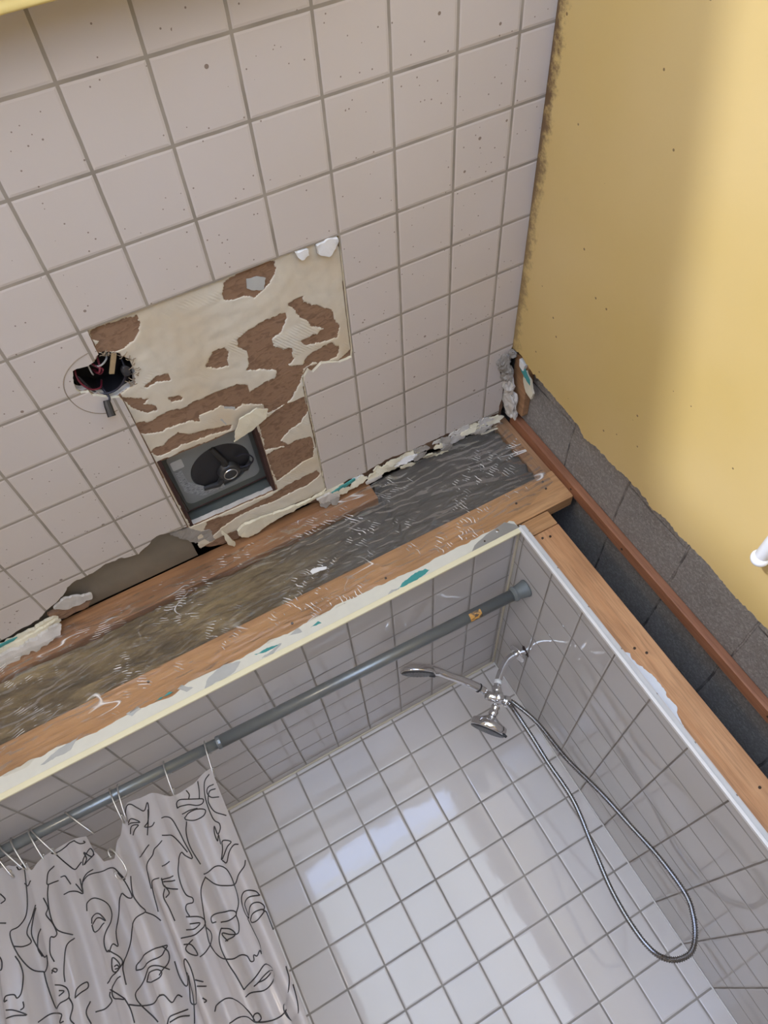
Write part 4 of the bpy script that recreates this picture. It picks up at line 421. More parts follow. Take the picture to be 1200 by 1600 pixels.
# ------------------------------------------------------------------ setting: walls
def edges0(o, ax, m):
    o.data.materials.append(m)
    for p in o.data.polygons:
        if abs(p.normal[ax]) < .5: p.material_index = 1
yl = [tuple(p) for p in DATA['yellow']]
yo = [(-1.0, -.0005), (-1.0, -2.44), (.911, -2.44), (.911, -1.2)] + rag(yl[::-1], .004, .0030, seed=60, fr=150)[:-1] + [(.884, -.0005)]
wr = struct(obj('wall_right', poly(yo, (), side, .834, .8458), m_yel)); edges0(wr, 0, m_gypc); edges0(ceiling, 2, m_gypc); edges0(board, 2, m_gyp)
wb = struct(obj('wall_block', box(bmesh.new(), .8665, 1.06, -1.2, 2.1, -2.44, .30), m_block))
# plain drywall seen only through other cameras
wk = poly([(-1.6, -2.44), (.834, -2.44), (.834, .28), (-1.6, .28)], [[(-.75, -1.9), (.75, -1.9), (.75, -.012), (-.75, -.012)]], front, -1.10, -1.0)
struct(obj('wall_back', wk, m_plaster))
slab('wall_left', -1.7, -1.6, -1.2, 1.96, -2.44, .03, m_plaster)
slab('floor', -1.7, 1.06, -1.2, 2.1, -2.5, -2.44, m_floor)
# window frame and glass
bm = bmesh.new()
for a in ((-.75, -.73, -1.9, -.012), (.73, .75, -1.9, -.012), (-.73, .73, -1.9, -1.88), (-.73, .73, -.022, -.012)): box(bm, a[0], a[1], -1.08, -1.04, a[2], a[3])
win = struct(obj('window_1', bm, m_white))
# ------------------------------------------------------------------ setting: shower shell
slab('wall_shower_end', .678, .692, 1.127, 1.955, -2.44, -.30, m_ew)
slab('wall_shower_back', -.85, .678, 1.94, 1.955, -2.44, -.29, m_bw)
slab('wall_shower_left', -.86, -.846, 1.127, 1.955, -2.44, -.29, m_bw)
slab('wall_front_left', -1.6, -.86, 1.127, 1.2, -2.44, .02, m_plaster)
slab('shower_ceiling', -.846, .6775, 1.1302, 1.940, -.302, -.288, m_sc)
# caulk beads in the inner corners
mc = plain('cream_caulk', (.62, .56, .42), .5)
for nm, a, b in (('trim_1', (-.846, 1.938, -.304), (.676, 1.938, -.304)), ('trim_2', (.675, 1.13, -.304), (.675, 1.938, -.304)), ('trim_3', (.676, 1.938, -.304), (.676, 1.938, -2.4))):
    bm = bmesh.new(); tube(bm, [a, b], .0035 if nm != 'trim_3' else .002, 8); struct(obj(nm, bm, mc if nm != 'trim_3' else m_white))
# front lip of the shower ceiling board: cream drywall strip with a painted edge
def wobble_strip(zt, seed, amp):
    return [(x, zt(x)+amp*noise.fractal(Vector((x*14, seed, 0)), .8, 2, 4)) for x in [-.86+i*.008 for i in range(195)] if x < .676]
top = wobble_strip(lambda x: -.272+.004*math.sin(x*9), 3.3, .0075)
st = struct(obj('trim_4', poly([(-.86, -.300), (-.86, -.27)]+top[1:]+[(.676, -.280), (.676, -.300)], (), front, 1.1270, 1.139), m_cream))
bm = bmesh.new(); box(bm, -.86, .680, 1.1235, 1.130, -.3135, -.3005, .0015)
struct(obj('painted_edge', bm, m_bead, st))
for i, q in enumerate([[(-.10, -.300), (-.085, -.281), (-.046, -.270), (-.012, -.281), (-.03, -.297)], [(-.26, -.27), (-.235, -.265), (-.23, -.274), (-.25, -.279)], [(.03, -.296), (.06, -.292), (.08, -.286), (.055, -.300)],
    [(-.44, -.285), (-.40, -.270), (-.36, -.268), (-.38, -.285)], [(-.15, -.272), (-.14, -.268), (-.12, -.285), (-.135, -.287)], [(.33, -.300), (.345, -.292), (.362, -.300)], [(.10, -.279), (.125, -.272), (.13, -.284)]]):
    struct(obj('joint_compound', poly(rag(q, .004, .0015, True, 70+i), (), front, 1.1264, 1.1275), m_mud, st))
for i, q in enumerate([[(.358, -.298), (.38, -.288), (.41, -.283), (.435, -.285), (.442, -.293), (.41, -.299)], [(.02, -.283), (.05, -.281), (.075, -.287), (.04, -.289)], [(-.20, -.274), (-.165, -.270), (-.16, -.274)], [(.15, -.285), (.17, -.280), (.175, -.288)]]):
    struct(obj('teal_paper', poly(rag(q, .003, .0016, True, 80+i), (), front, 1.1262, 1.1275), m_teal, st))
# edge of the shower end wall: white tile edge, board edge
bm = bmesh.new(); box(bm, .6725, .6795, 1.1225, 1.131, -2.44, -.302, .001)
ee = struct(obj('trim_5', bm, m_white))
bm = bmesh.new(); pts = [(.680, -.295), (.680, -2.44)] + [(.6895+.0018*noise.fractal(Vector((z*60, 2, 0)), .8, 2, 3), z) for z in [-2.4+i*.006 for i in range(351)]]
struct(obj('board_edge', poly(pts, (), front, 1.1265, 1.139), plain('chalky_board_edge', (.60, .60, .58), .8, bump=.6, bs=60, var=.15), ee))
# flakes of torn paint left on the stud
fl = rag([(.688, -.60), (.6945, -.625), (.693, -.655), (.703, -.665), (.700, -.69), (.706, -.70), (.713, -.735), (.7115, -.765), (.708, -.775), (.7105, -.80), (.701, -.812), (.697, -.835), (.688, -.84)], .004, .0018, True, 90)
struct(obj('paint_flake', poly(fl, (), front, 1.1360, 1.1395), plain('white_paint_flake', (.72, .74, .76), .6, bump=.8, bs=45, var=.12), ee))
# ------------------------------------------------------------------ framing
def beam(name, x0, x1, y0, y1, z0, z1, m, label, n=(1, 1, 30), amp=.0012, seed=0):
    bm = bmesh.new(); box(bm, x0, x1, y0, y1, z0, z1, .002)
    bmesh.ops.triangulate(bm, faces=bm.faces[:]) if False else None
    long = [e for e in bm.edges if e.calc_length() > max(x1-x0, z1-z0)*.8]
    bmesh.ops.subdivide_edges(bm, edges=long, cuts=40)
    for v in bm.verts: v.co += Vector((1, 1, 1))*amp*noise.noise(v.co*Vector((9, 9, 9)).x/3+Vector((seed, 0, 0)))
    return tag(obj(name, bm, m), label, 'timber')
def nail(parent, x, y, z, r=.0028, col=None, axis=(0, -1, 0)):
    bm = bmesh.new(); lathe(bm, [(-.001, r), (.0012, r), (.0016, r*.7)], (x, y, z), axis, 12); obj('nail', bm, col or m_nail, parent)
m_nail = plain('rusty_nail', (.07, .045, .03), .6, .5)
hd = beam('header_beam', -1.0, .8445, 1.14, 1.178, -.285, -.197, m_wx, 'pale orange header beam lying above the tiled shower opening behind clear plastic')
for x, z in ((.715, -.235), (.80, -.235), (.12, -.25), (-.2, -.22), (.805, -.215), (.35, -.255)): nail(hd, x, 1.1395, z)
beam('top_plate', -1.0, .44, 1.1405, 1.178, -.052, .016, m_wx2, 'reddish brown top plate under the broken ceiling edge above the insulation', seed=3)
nailer = beam('nailing_block', .806, .8455, 1.146, 1.178, -.196, .016, m_wz3, 'short upright brown block between the ceiling and the header beam end', amp=.0006, seed=6)
s1 = beam('furring_strip', .8462, .866, 1.117, 1.150, -2.44, -.012, m_wz2, 'dark reddish narrow furring strip fixed upright on the grey block wall', seed=9, amp=.0014)
for y, z in ((1.132, -.27), (1.135, -.46), (1.130, -.90), (1.136, -1.05)): nail(s1, .8459, y, z, .0028, None, (-1, 0, 0))
s2 = beam('wall_stud', .6925, .767, 1.14, 1.178, -2.44, -.330, m_wz, 'wide orange stud standing beside the white tiled shower end wall', seed=12)
for x, z in ((.72, -.66), (.735, -.68), (.742, -.99), (.712, -.345), (.73, -.35)): nail(s2, x, 1.1395, z)
beam('short_block', .6925, .767, 1.14, 1.178, -.328, -.288, m_wx, 'short orange wood offcut wedged between the wide stud and the header beam', seed=15, amp=.0006)
# steel corner plate with its screw
cp = thing('corner_plate', 'small grey metal plate screwed over the shower opening top right corner', 'metal plate', (.62, 1.127, -.30))
obj('plate', poly(rag([(.548, -.3005), (.562, -.290), (.60, -.279), (.655, -.272), (.672, -.288), (.676, -.3005)], .01, .0006, True, 3), (), front, 1.1250, 1.1268), plain('galvanised', (.42, .42, .40), .45, .7, bump=.2, bs=40, var=.2), cp)
nail(cp, .628, 1.125, -.283, .0042, m_steel); nail(cp, .588, 1.125, -.292, .002)
# ------------------------------------------------------------------ insulation and plastic sheet
def insul():
    n = N('fibreglass_insulation'); v = n.map((1.3, 5, 5.5), rot=(0, .30, 0))
    a = n.noise(2.2, 6, v, .65, 1.5); b = n.noise(9, 5, v, .7, .8)
    sp = n.n('ShaderNodeSeparateXYZ'); n.l(n.co, sp.inputs[0])
    c = n.ramp(a, (.28, (.06, .045, .025)), (.45, (.17, .12, .06)), (.60, (.30, .22, .11)), (.78, (.46, .36, .20)))
    c = n.mix(n.ramp(b, (.5, 0), (.8, .4)), c, (.06, .048, .03))
    g = n.step(n.math('ADD', sp.outputs[0], n.math('MULTIPLY', n.noise(3, 2), .3)), .25, .65)
    c = n.mix(g, c, n.mix(b, (.05, .045, .04), (.17, .155, .14)))
    return n.fin(c, .95, n.bump(b, .9, .006))
def ztop(x): return -.056+.064*min(1, max(0, (x-.442)/.01))
bm = bmesh.new(); nx, nz = 260, 44
vv = [[bm.verts.new((-.98+i*1.785/nx, 1.158+.014*noise.fractal(Vector((i*.055, j*.16, 0)), .6, 2, 5), ztop(-.98+i*1.785/nx)+(-.195-ztop(-.98+i*1.785/nx))*j/nz)) for i in range(nx+1)] for j in range(nz+1)]
for j in range(nz):
    for i in range(nx): bm.faces.new((vv[j][i], vv[j][i+1], vv[j+1][i+1], vv[j+1][i]))
r = bmesh.ops.extrude_face_region(bm, geom=bm.faces[:])
for v in r['geom']:
    if isinstance(v, bmesh.types.BMVert): v.co.y = 1.25
ins = obj('insulation_batt', bm, insul(), None, True)
tag(ins, 'dark olive brown fibreglass insulation packed between the top plate and header beam', 'insulation')
def plastic():
    n = N('clear_plastic_sheet'); t = n.t
    tr_ = n.n('ShaderNodeBsdfTransparent'); tr_.inputs[0].default_value = (.93, .92, .89, 1)
    gl = n.n('ShaderNodeBsdfGlossy'); gl.inputs['Roughness'].default_value = .25
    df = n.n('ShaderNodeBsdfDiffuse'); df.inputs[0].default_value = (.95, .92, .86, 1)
    w = n.n('ShaderNodeTexWave', wave_type='RINGS'); n.l(n.map((1.2, 1, 3), (.2, 0, .4)), w.inputs[0]); w.inputs['Scale'].default_value = 5; w.inputs['Distortion'].default_value = 16; w.inputs['Detail'].default_value = 3
    rg = n.noise(9, 3, n.map((1.5, 1, .6), rot=(0, .7, 0)), .5, 1.2)
    h = n.math('ADD', n.math('MULTIPLY', w.outputs[1], .6), rg)
    bp = n.bump(h, .35, .006)
    n.l(bp, gl.inputs['Normal'])
    fr = n.n('ShaderNodeFresnel'); fr.inputs[0].default_value = 1.45; n.l(bp, fr.inputs['Normal'])
    m1 = n.n('ShaderNodeMixShader'); n.l(n.math('MINIMUM', n.math('MULTIPLY', fr.outputs[0], .8), .5), m1.inputs[0]); n.l(tr_.outputs[0], m1.inputs[1]); n.l(gl.outputs[0], m1.inputs[2])
    glint_arcs = n.n('ShaderNodeTexWave', wave_type='RINGS', rings_direction='Y'); n.l(n.map((1, 1, 1.6), (.35, 0, .1)), glint_arcs.inputs[0]); glint_arcs.inputs['Scale'].default_value = 38; glint_arcs.inputs['Distortion'].default_value = 9; glint_arcs.inputs['Detail'].default_value = 2; glint_arcs.inputs['Detail Scale'].default_value = .6
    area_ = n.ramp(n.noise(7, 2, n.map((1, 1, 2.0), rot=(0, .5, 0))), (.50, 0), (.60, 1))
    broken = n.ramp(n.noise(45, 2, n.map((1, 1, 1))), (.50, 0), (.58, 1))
    s1_ = n.math('MULTIPLY', n.math('MULTIPLY', n.ramp(glint_arcs.outputs[1], (.86, 0), (.97, 1)), area_), broken)
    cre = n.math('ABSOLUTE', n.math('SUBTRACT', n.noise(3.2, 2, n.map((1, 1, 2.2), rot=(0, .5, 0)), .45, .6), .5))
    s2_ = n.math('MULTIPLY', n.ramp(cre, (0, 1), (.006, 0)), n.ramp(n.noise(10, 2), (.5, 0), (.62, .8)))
    painted_glints = n.math('MAXIMUM', s1_, s2_)  # glints of the creases put into the colour as white diffuse streaks
    fac = n.math('ADD', n.math('MULTIPLY', painted_glints, .95), .02)
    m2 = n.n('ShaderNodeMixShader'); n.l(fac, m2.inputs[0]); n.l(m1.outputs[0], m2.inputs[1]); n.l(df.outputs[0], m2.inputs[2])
    n.l(m2.outputs[0], n.out.inputs[0]); return n.m
bm = bmesh.new(); nx, nz = 300, 56
def sheet(x, z):
    a = noise.fractal(Vector((x*6, z*10, 4)), .9, 2, 4); b = abs(noise.noise(Vector((x*14+z*22, z*9-x*4, 8))))
    return 1.1285-.0045*abs(a)-.004*(1-min(1, b*5))*max(0, a+.3)
vv = []
for j in range(nz+1):
    row = []
    for i in range(nx+1):
        x = -.85+i*1.67/nx; t = j/nz; zt = -.018-.006*math.sin(x*7)-(.05 if x > .80 else 0)*0; zb = -.272-.008*noise.noise(Vector((x*12, 0, 3)))+(.04*max(0, (x-.70)/.12))
        z = zt+(zb-zt)*t; row.append(bm.verts.new((x, sheet(x, z), z)))
    vv.append(row)
for j in range(nz):
    for i in range(nx): bm.faces.new((vv[j][i], vv[j][i+1], vv[j+1][i+1], vv[j+1][i]))
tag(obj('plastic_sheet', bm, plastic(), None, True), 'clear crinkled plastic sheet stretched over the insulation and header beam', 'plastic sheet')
# ------------------------------------------------------------------ broken plaster edges (rough chunks are separate pieces)
def chunk(name, pts, t0, t1, f, m, label, seed, cat='plaster piece', group=None, amp=.002, tilt=None):
    bm = poly(rag(pts, .004, amp, True, seed, 90), (), f, t0, t1)
    bmesh.ops.subdivide_edges(bm, edges=bm.edges[:], cuts=1)
    for v in bm.verts:
        v.co += .0018*Vector((noise.noise(v.co*90), noise.noise(v.co*90+Vector((7, 0, 0))), noise.noise(v.co*70+Vector((0, 9, 0)))))
        if tilt: v.co += Vector(tilt(v.co))
    return tag(obj(name, bm, m), label, cat, group)
E1 = []
random.seed(5)
x = .826; k = 0
while x > .33:
    big = x > .62
    w = random.choice((.03, .045, .06, .08))*random.uniform(.8, 1.2); lay = random.randint(2, 4 if big else 3)
    for q_ in range(lay):
        xx = x-random.uniform(0, .5)*w; y0 = 1.096+.012*q_+random.uniform(-.005, .005); y1 = y0+random.uniform(.012, .026); y1 = min(y1, 1.137)
        ww = w*random.uniform(.6, 1.2); d = -.001-.0045*q_-random.uniform(0, .003)*(1.8 if big else 1)
        n_ = 7; cx, cy = xx-ww/2, (y0+y1)/2
        q = [(cx+ww/2*math.cos(2*math.pi*i/n_)*random.uniform(.7, 1.25), cy+(y1-y0)/2*math.sin(2*math.pi*i/n_)*random.uniform(.7, 1.25)) for i in range(n_)]
        mm = random.choice([m_gyp, m_gypc, m_gyp, m_gypd] if big or q_ > 1 else [m_gypc, m_gypc, m_white])
        bm = poly(rag(q, .003, .0022, True, 100+k*5+q_, 120), (), up, d-.0015, d+.002)
        bmesh.ops.subdivide_edges(bm, edges=bm.edges[:], cuts=1)
        tx, ty = random.uniform(-.15, .15), random.uniform(-.5, .1)
        for v in bm.verts:
            v.co.z += (v.co.x-cx)*tx+(v.co.y-cy)*ty
            v.co += .0022*Vector((noise.noise(v.co*60), noise.noise(v.co*60+Vector((7, 0, 0))), 1.3*noise.noise(v.co*60+Vector((0, 9, 0)))))
        E1.append((bm, mm))
    x -= w*.62; k += 1
root = None
edge = thing('plaster_rubble', 'crumbled cream and grey plaster lip hanging along the ceiling edge right of the fan', 'broken plaster', (.58, 1.12, -.01))
for bm, mm in E1: obj('plaster_chunk', bm, mm, edge)
for q in ([(.33, 1.108), (.37, 1.098), (.405, 1.093), (.405, 1.098), (.37, 1.112), (.335, 1.118)],):
    obj('teal_paper', poly(rag(q, .003, .0015, True, 5), (), up, -.006, -.003), m_teal, edge)
# left lip
lp = thing('plaster_lip', 'cream broken board lip with teal paper at the left frame edge', 'broken plaster', (-.42, 1.12, -.01))
ll = [(-.60, 1.095), (-.50, 1.108), (-.4477, 1.101), (-.41, 1.1026), (-.385, 1.0995), (-.329, 1.092), (-.3208, 1.098), (-.333, 1.115), (-.337, 1.126), (-.374, 1.132), (-.412, 1.134), (-.46, 1.137), (-.60, 1.137)]
for i, (a, b, c) in enumerate(((0, 1, -.003), (.006, .9, -.009), (.014, .8, -.017))):
    q = [(px, py+a*(1 if py < 1.12 else .2)) for px, py in ll]
    bm = poly(rag(q, .004, .003, True, 40+i, 90), (), up, c, c+.007); bmesh.ops.subdivide_edges(bm, edges=bm.edges[:], cuts=1)
    for v in bm.verts:
        v.co += .003*Vector((noise.noise(v.co*70), noise.noise(v.co*70+Vector((7, 0, 0))), noise.noise(v.co*60+Vector((0, 9, 0)))))
        v.co.z -= max(0, v.co.y-1.11)*.5
    obj('board_layer', bm, (m_gypc, m_gypc, m_gyp)[i], lp)
obj('teal_paper', poly(rag([(-.50, 1.100), (-.4477, 1.096), (-.41, 1.099), (-.42, 1.104), (-.50, 1.111)], .003, .001, True, 8), (), up, -.005, -.002), m_teal, lp)
# curled scraps on and below the patch
SL = ['white triangular plaster flake stuck at the upper right corner of the bare patch', 'small white flake beside the triangular one on the upper patch edge', 'curled cream paper scrap hanging over the top corner of the exhaust fan', 'thin pale splinter of paper dangling below the exhaust fan']
for i, q in enumerate(DATA['scraps']):
    chunk('plaster_flake' if i < 2 else 'paper_scrap', q, -.004 if i < 2 else -.008, .003 if i < 2 else -.005, up, m_white if i < 2 else m_gypc, SL[i], 60+i, 'plaster flake' if i < 2 else 'paper scrap', amp=.0012)
chunk('paper_scrap', [(.102, 1.09), (.125, 1.075), (.19, 1.085), (.26, 1.098), (.325, 1.095), (.322, 1.10), (.25, 1.108), (.19, 1.112), (.15, 1.128), (.12, 1.13), (.105, 1.115)], -.004, .002, up, m_gypc, 'long pale torn paper strip along the ceiling edge below the fan', 71, 'paper scrap')
chunk('paper_scrap', [(.30, 1.098), (.335, 1.098), (.36, 1.125), (.35, 1.135), (.315, 1.13)], -.012, -.006, up, m_gyp, 'grey curled paper scrap at the patch lower right corner', 72, 'paper scrap')
chunk('paper_scrap', [(-.315, 1.062), (-.28, 1.045), (-.26, 1.06), (-.235, 1.075), (-.24, 1.09), (-.27, 1.09), (-.30, 1.085)], -.002, .004, up, m_gyp, 'ragged whitish paper scrap above the left broken ceiling edge', 73, 'paper scrap')
chunk('board_scrap', [(-.335, 1.08), (-.30, 1.085), (-.265, 1.092), (-.25, 1.10), (-.26, 1.118), (-.33, 1.118)], .002, .010, up, m_brown, 'brown board scrap beneath the whitish scrap at the left broken edge', 74, 'board scrap')
chunk('paper_scrap', [(-.03, 1.005), (.01, 1.01), (.03, 1.04), (.05, 1.05), (.05, 1.09), (.02, 1.09), (-.0, 1.06)], .004, .010, up, m_gypd, 'dark ragged scrap at the lower left corner of the exhaust fan', 75, 'paper scrap')
chunk('paper_scrap', [(.207, -.164), (.214, -.161), (.245, -.171), (.243, -.176), (.228, -.174), (.208, -.173)], 1.120, 1.1225, front, m_white, 'small white paper scrap caught on the plastic sheet', 76, 'paper scrap', amp=.001)
# corner cluster by the yellow wall
cl = thing('corner_rubble', 'grey crumbled mortar clump hanging in the corner beside the yellow wall', 'broken plaster', (.82, .98, -.01))
random.seed(11)
for i, (c, s, mm) in enumerate((((.812, .925, -.002), (.018, .022, .012), m_gypd), ((.822, .96, -.008), (.014, .024, .014), m_gypd), ((.828, 1.00, -.012), (.011, .030, .020), m_gyp), ((.832, 1.045, -.018), (.010, .030, .024), m_gyp), ((.836, 1.085, -.024), (.010, .022, .020), m_gyp), ((.833, .905, -.004), (.010, .012, .010), m_gypd))):
    bm = bmesh.new(); lump(bm, c, s, i+1.3, 3, .5, 1.9); obj('mortar_lump', bm, mm, cl)
bm = bmesh.new(); box(bm, .846, .8655, .912, 1.085, -.055, .0, .002)
tag(obj('wood_scrap', bm, m_wz3), 'short brown wood nailer in the corner between the ceiling and grey blocks', 'timber')
tp = thing('drywall_scrap', 'white drywall shard with teal paper behind the yellow wall top corner', 'drywall scrap', (.855, .95, -.06))
obj('shard', poly(rag([(.925, -.05), (.955, -.045), (.985, -.062), (.99, -.085), (.968, -.088), (.94, -.07)], .004, .002, True, 9), (), side, .840, .8455), m_gypc, tp)
obj('teal_paper', poly(rag([(.918, -.035), (.93, -.032), (.945, -.05), (.95, -.075), (.935, -.07), (.92, -.05)], .003, .0022, True, 10), (), side, .838, .8395), m_teal, tp)
obj('board_core', poly(rag([(.905, -.028), (.925, -.03), (.928, -.045), (.91, -.048)], .003, .001, True, 12), (), side, .8365, .8455), m_white, tp)
# ------------------------------------------------------------------ open junction box
jb = thing('junction_box', 'open round ceiling junction box with loose wires in a ragged hole', 'junction box', (.005, .54, .02))
bm = bmesh.new(); seg = 8; c = Vector((.004, .542)); rr = .050
r1 = [bm.verts.new((c.x+rr*math.cos(math.pi/8+k*math.pi/4), c.y+rr*math.sin(math.pi/8+k*math.pi/4), .0195)) for k in range(8)]
r2 = [bm.verts.new((v.co.x, v.co.y, .065)) for v in r1]
for k in range(8): bm.faces.new((r1[k], r1[(k+1) % 8], r2[(k+1) % 8], r2[k]))
bm.faces.new(r2); obj('box', bm, plain('dark_box', (.02, .018, .02), .6, .3), jb)
mr = plain('red_wire', (.15, .015, .03), .4); mwh = plain('grey_wire', (.38, .36, .33), .5); mbk = plain('black_wire', (.012, .01, .02), .4)
for pts, m_, r_ in (([(-.03, .51, .03), (-.036, .525, .008), (-.028, .55, .004), (-.012, .562, .01), (-.005, .565, .03)], mr, .0016),
    ([(-.01, .505, .04), (-.004, .515, .012), (.006, .525, .006), (-.002, .535, .010), (-.006, .54, .03)], mr, .0016),
    ([(.008, .505, .03), (.003, .52, .006), (-.004, .53, .008), (-.01, .535, .03)], mr, .0018),
    ([(-.015, .508, .03), (0, .518, .009), (.018, .512, .010), (.025, .505, .03)], mwh, .0016),
    ([(-.012, .51, .02), (-.012, .525, .009), (-.012, .54, .02)], mwh, .0014),
    ([(-.035, .53, .02), (-.02, .57, .01), (.01, .575, .006), (.035, .555, .01), (.04, .53, .03)], mbk, .002),
    ([(-.01, .57, .02), (-.006, .58, .002), (-.009, .585, -.004)], mbk, .002)):
    bm = bmesh.new(); tube(bm, spline(pts, 6), r_, 8); obj('wire', bm, m_, jb, True)
bm = bmesh.new(); tube(bm, [(-.012, .580, -.003), (-.0135, .588, -.010), (-.0155, .600, -.022)], [.0055, .0068, .0072], 10); obj('wire_connector', bm, m_black, jb)
bm = bmesh.new(); lump(bm, (.037, .545, .005), (.008, .012, .006), 3, 2, .3); obj('wire_connector', bm, plain('black_cap', (.03, .028, .03), .5), jb)
bm = bmesh.new(); box(bm, -.004, .004, -.02, .02, -.0015, .0015); bmesh.ops.rotate(bm, verts=bm.verts, matrix=Matrix.Rotation(.45, 3, 'Z')); bmesh.ops.translate(bm, verts=bm.verts, vec=(.024, .52, .004)); obj('cardboard_strip', bm, plain('tan_card', (.36, .26, .14), .8, var=.3), jb)
# torn fibres round the rim
bm = bmesh.new(); random.seed(3)
for i in range(46):
    a = random.uniform(-1.9, 1.0) ; p = Vector((.006+.047*math.cos(a), .541+.044*math.sin(a), random.uniform(.0, .007)))
    q = p+Vector((random.uniform(-.012, .012), random.uniform(-.010, .010), random.uniform(-.001, .006))); tube(bm, [p, (p+q)/2+Vector((0, 0, -.002)), q], .0007, 5)
o = obj('torn_fibres', bm, plain('fibre', (.30, .23, .15), .9, var=.5), jb); o['kind'] = 'stuff'
# ------------------------------------------------------------------ exhaust fan
ef = thing('exhaust_fan', 'open grey metal exhaust fan housing with dark blower in the stripped ceiling patch', 'exhaust fan', (.117, .90, .05))
m_hous = plain('grey_green_galvanised', (.10, .11, .095), .65, .1, bump=.15, bs=30, var=.2)
m_plate = plain('grey_painted_plate', (.24, .25, .24), .5, .25, bump=.1, bs=30, var=.12)
m_rust = plain('rusty_dark_rim', (.055, .025, .02), .7, .2, bump=.4, bs=90, var=.5)
X0, X1, Y0, Y1, ZT = .016, .2185, .776, 1.017, .085
bm = bmesh.new()
for (a, b) in (((X0, Y0), (X1, Y0)), ((X1, Y0), (X1, Y1)), ((X1, Y1), (X0, Y1)), ((X0, Y1), (X0, Y0))):
    bm.faces.new([bm.verts.new((a[0], a[1], .019)), bm.verts.new((b[0], b[1], .019)), bm.verts.new((b[0], b[1], ZT+.03)), bm.verts.new((a[0], a[1], ZT+.03))])
bm.faces.new([bm.verts.new(p) for p in ((X0, Y0, ZT+.03), (X1, Y0, ZT+.03), (X1, Y1, ZT+.03), (X0, Y1, ZT+.03))])
bmesh.ops.remove_doubles(bm, verts=bm.verts, dist=1e-5)
obj('housing', bm, m_hous, ef)
for a in ((X0-.001, X0+.006, Y0, Y1), (X1-.0075, X1-.0005, Y0, Y1)): obj('rim', box(bmesh.new(), a[0], a[1], a[2], a[3], .0055, .045), m_rust, ef)
zp = .040
def circ(cx, cy, r, n=40): return [(cx+r*math.cos(2*math.pi*k/n), cy+r*math.sin(2*math.pi*k/n)) for k in range(n)]
def rrect(x0, x1, y0, y1, r, n=6):
    o = []
    for cx, cy, a in ((x1-r, y1-r, 0), (x0+r, y1-r, 90), (x0+r, y0+r, 180), (x1-r, y0+r, 270)):
        o += [(cx+r*math.cos(math.radians(a+90*k/n)), cy+r*math.sin(math.radians(a+90*k/n))) for k in range(n+1)]
    return o
fc = (.126, .902)
bm = poly(rrect(X0+.004, X1-.006, Y0+.02, 1.000, .004), [circ(*fc, .064)], up, zp, zp+.003)
pl = obj('cover_plate', bm, m_hous, ef)
obj('raised_panel', poly(rrect(X0+.014, X1-.017, Y0+.030, .978, .018), [circ(*fc, .0655)], up, zp-.004, zp), m_plate, ef)
bm = bmesh.new(); lathe(bm, [(0, .064), (.04, .064), (.041, .001)], (fc[0], fc[1], zp-.002), (0, 0, 1), 40); obj('blower_mouth', bm, m_black, ef)
bm = bmesh.new(); lathe(bm, [(-.016, .001), (-.0155, .020), (-.012, .024), (.02, .027), (.035, .030)], (fc[0]+.012, fc[1]+.022, zp+.0), (0, 0, 1), 32); mo = obj('motor', bm, plain('dark_motor', (.05, .05, .05), .4, .4), ef, True)
bm = bmesh.new(); tube(bm, [(fc[0]+.012+.0145*math.cos(a), fc[1]+.022+.0145*math.sin(a), zp-.0165) for a in [k*math.pi/12 for k in range(24)]], .0012, 6, closed=True); obj('motor_ring', bm, m_steel, mo)
bm = bmesh.new()
for a in (20, 140, 265):
    a = math.radians(a); d = Vector((math.cos(a), math.sin(a), 0)); c0 = Vector((fc[0]+.012, fc[1]+.022, zp-.004))
    tube(bm, [c0+d*.015, c0+d*.04+Vector((0, 0, -.002)), Vector((fc[0], fc[1], zp-.005))+d*.066], [.009, .007, .005], 8)
obj('motor_bracket', bm, plain('dark_bracket', (.035, .035, .035), .45, .3), ef)
bm = bmesh.new(); n_ = 36
for k in range(n_):
    a = 2*math.pi*k/n_; d = Vector((math.cos(a), math.sin(a), 0)); s = Vector((-d.y, d.x, 0)); c0 = Vector((fc[0], fc[1], zp))
    f_ = [c0+d*.046, c0+d*.058+s*.004]
    bm.faces.new([bm.verts.new(f_[0]+Vector((0, 0, .003))), bm.verts.new(f_[1]+Vector((0, 0, .003))), bm.verts.new(f_[1]+Vector((0, 0, .034))), bm.verts.new(f_[0]+Vector((0, 0, .034)))])
obj('blower_wheel', bm, plain('black_wheel', (.02, .02, .02), .5), ef)
bm = bmesh.new(); tube(bm, spline([(fc[0]+.035, fc[1]-.01, zp-.004), (fc[0]+.055, fc[1]-.016, zp-.012), (fc[0]+.068, fc[1]+.004, zp-.014), (fc[0]+.060, fc[1]+.022, zp-.012), (fc[0]+.035, fc[1]+.022, zp-.010)], 8), .0016, 8); obj('power_wire', bm, mbk, ef, True)
# rating sticker strip (its fine print is unreadable in the photo) and the square sticker
def sticker():
    n = N('grey_rating_sticker'); v = n.map((40, 260, 1), rot=(0, 0, 0)); a = n.ramp(n.noise(3, 2, v), (.50, 0), (.56, 1))
    return n.fin(n.mix(a, (.36, .37, .37), (.16, .165, .17)), .5)
obj('rating_sticker', poly([(.034, .862), (.049, .862), (.051, .905), (.085, .948), (.118, .950), (.118, .968), (.068, .968), (.036, .93)], (), up, zp-.0046, zp-.004), sticker(), ef)
obj('square_sticker', poly(rrect(.034, .058, .830, .856, .003, 3), (), up, zp-.0046, zp-.004), plain('pale_sticker', (.50, .50, .48), .5), ef)
bm = bmesh.new(); tube(bm, [(X0+.004, 1.0005, zp-.001), (X1-.006, 1.0005, zp-.001)], .0016, 6); tube(bm, [(X0+.002, Y0+.02, zp), (X0+.010, 1.0, zp)], .001, 6); obj('seam', bm, m_rust, ef)
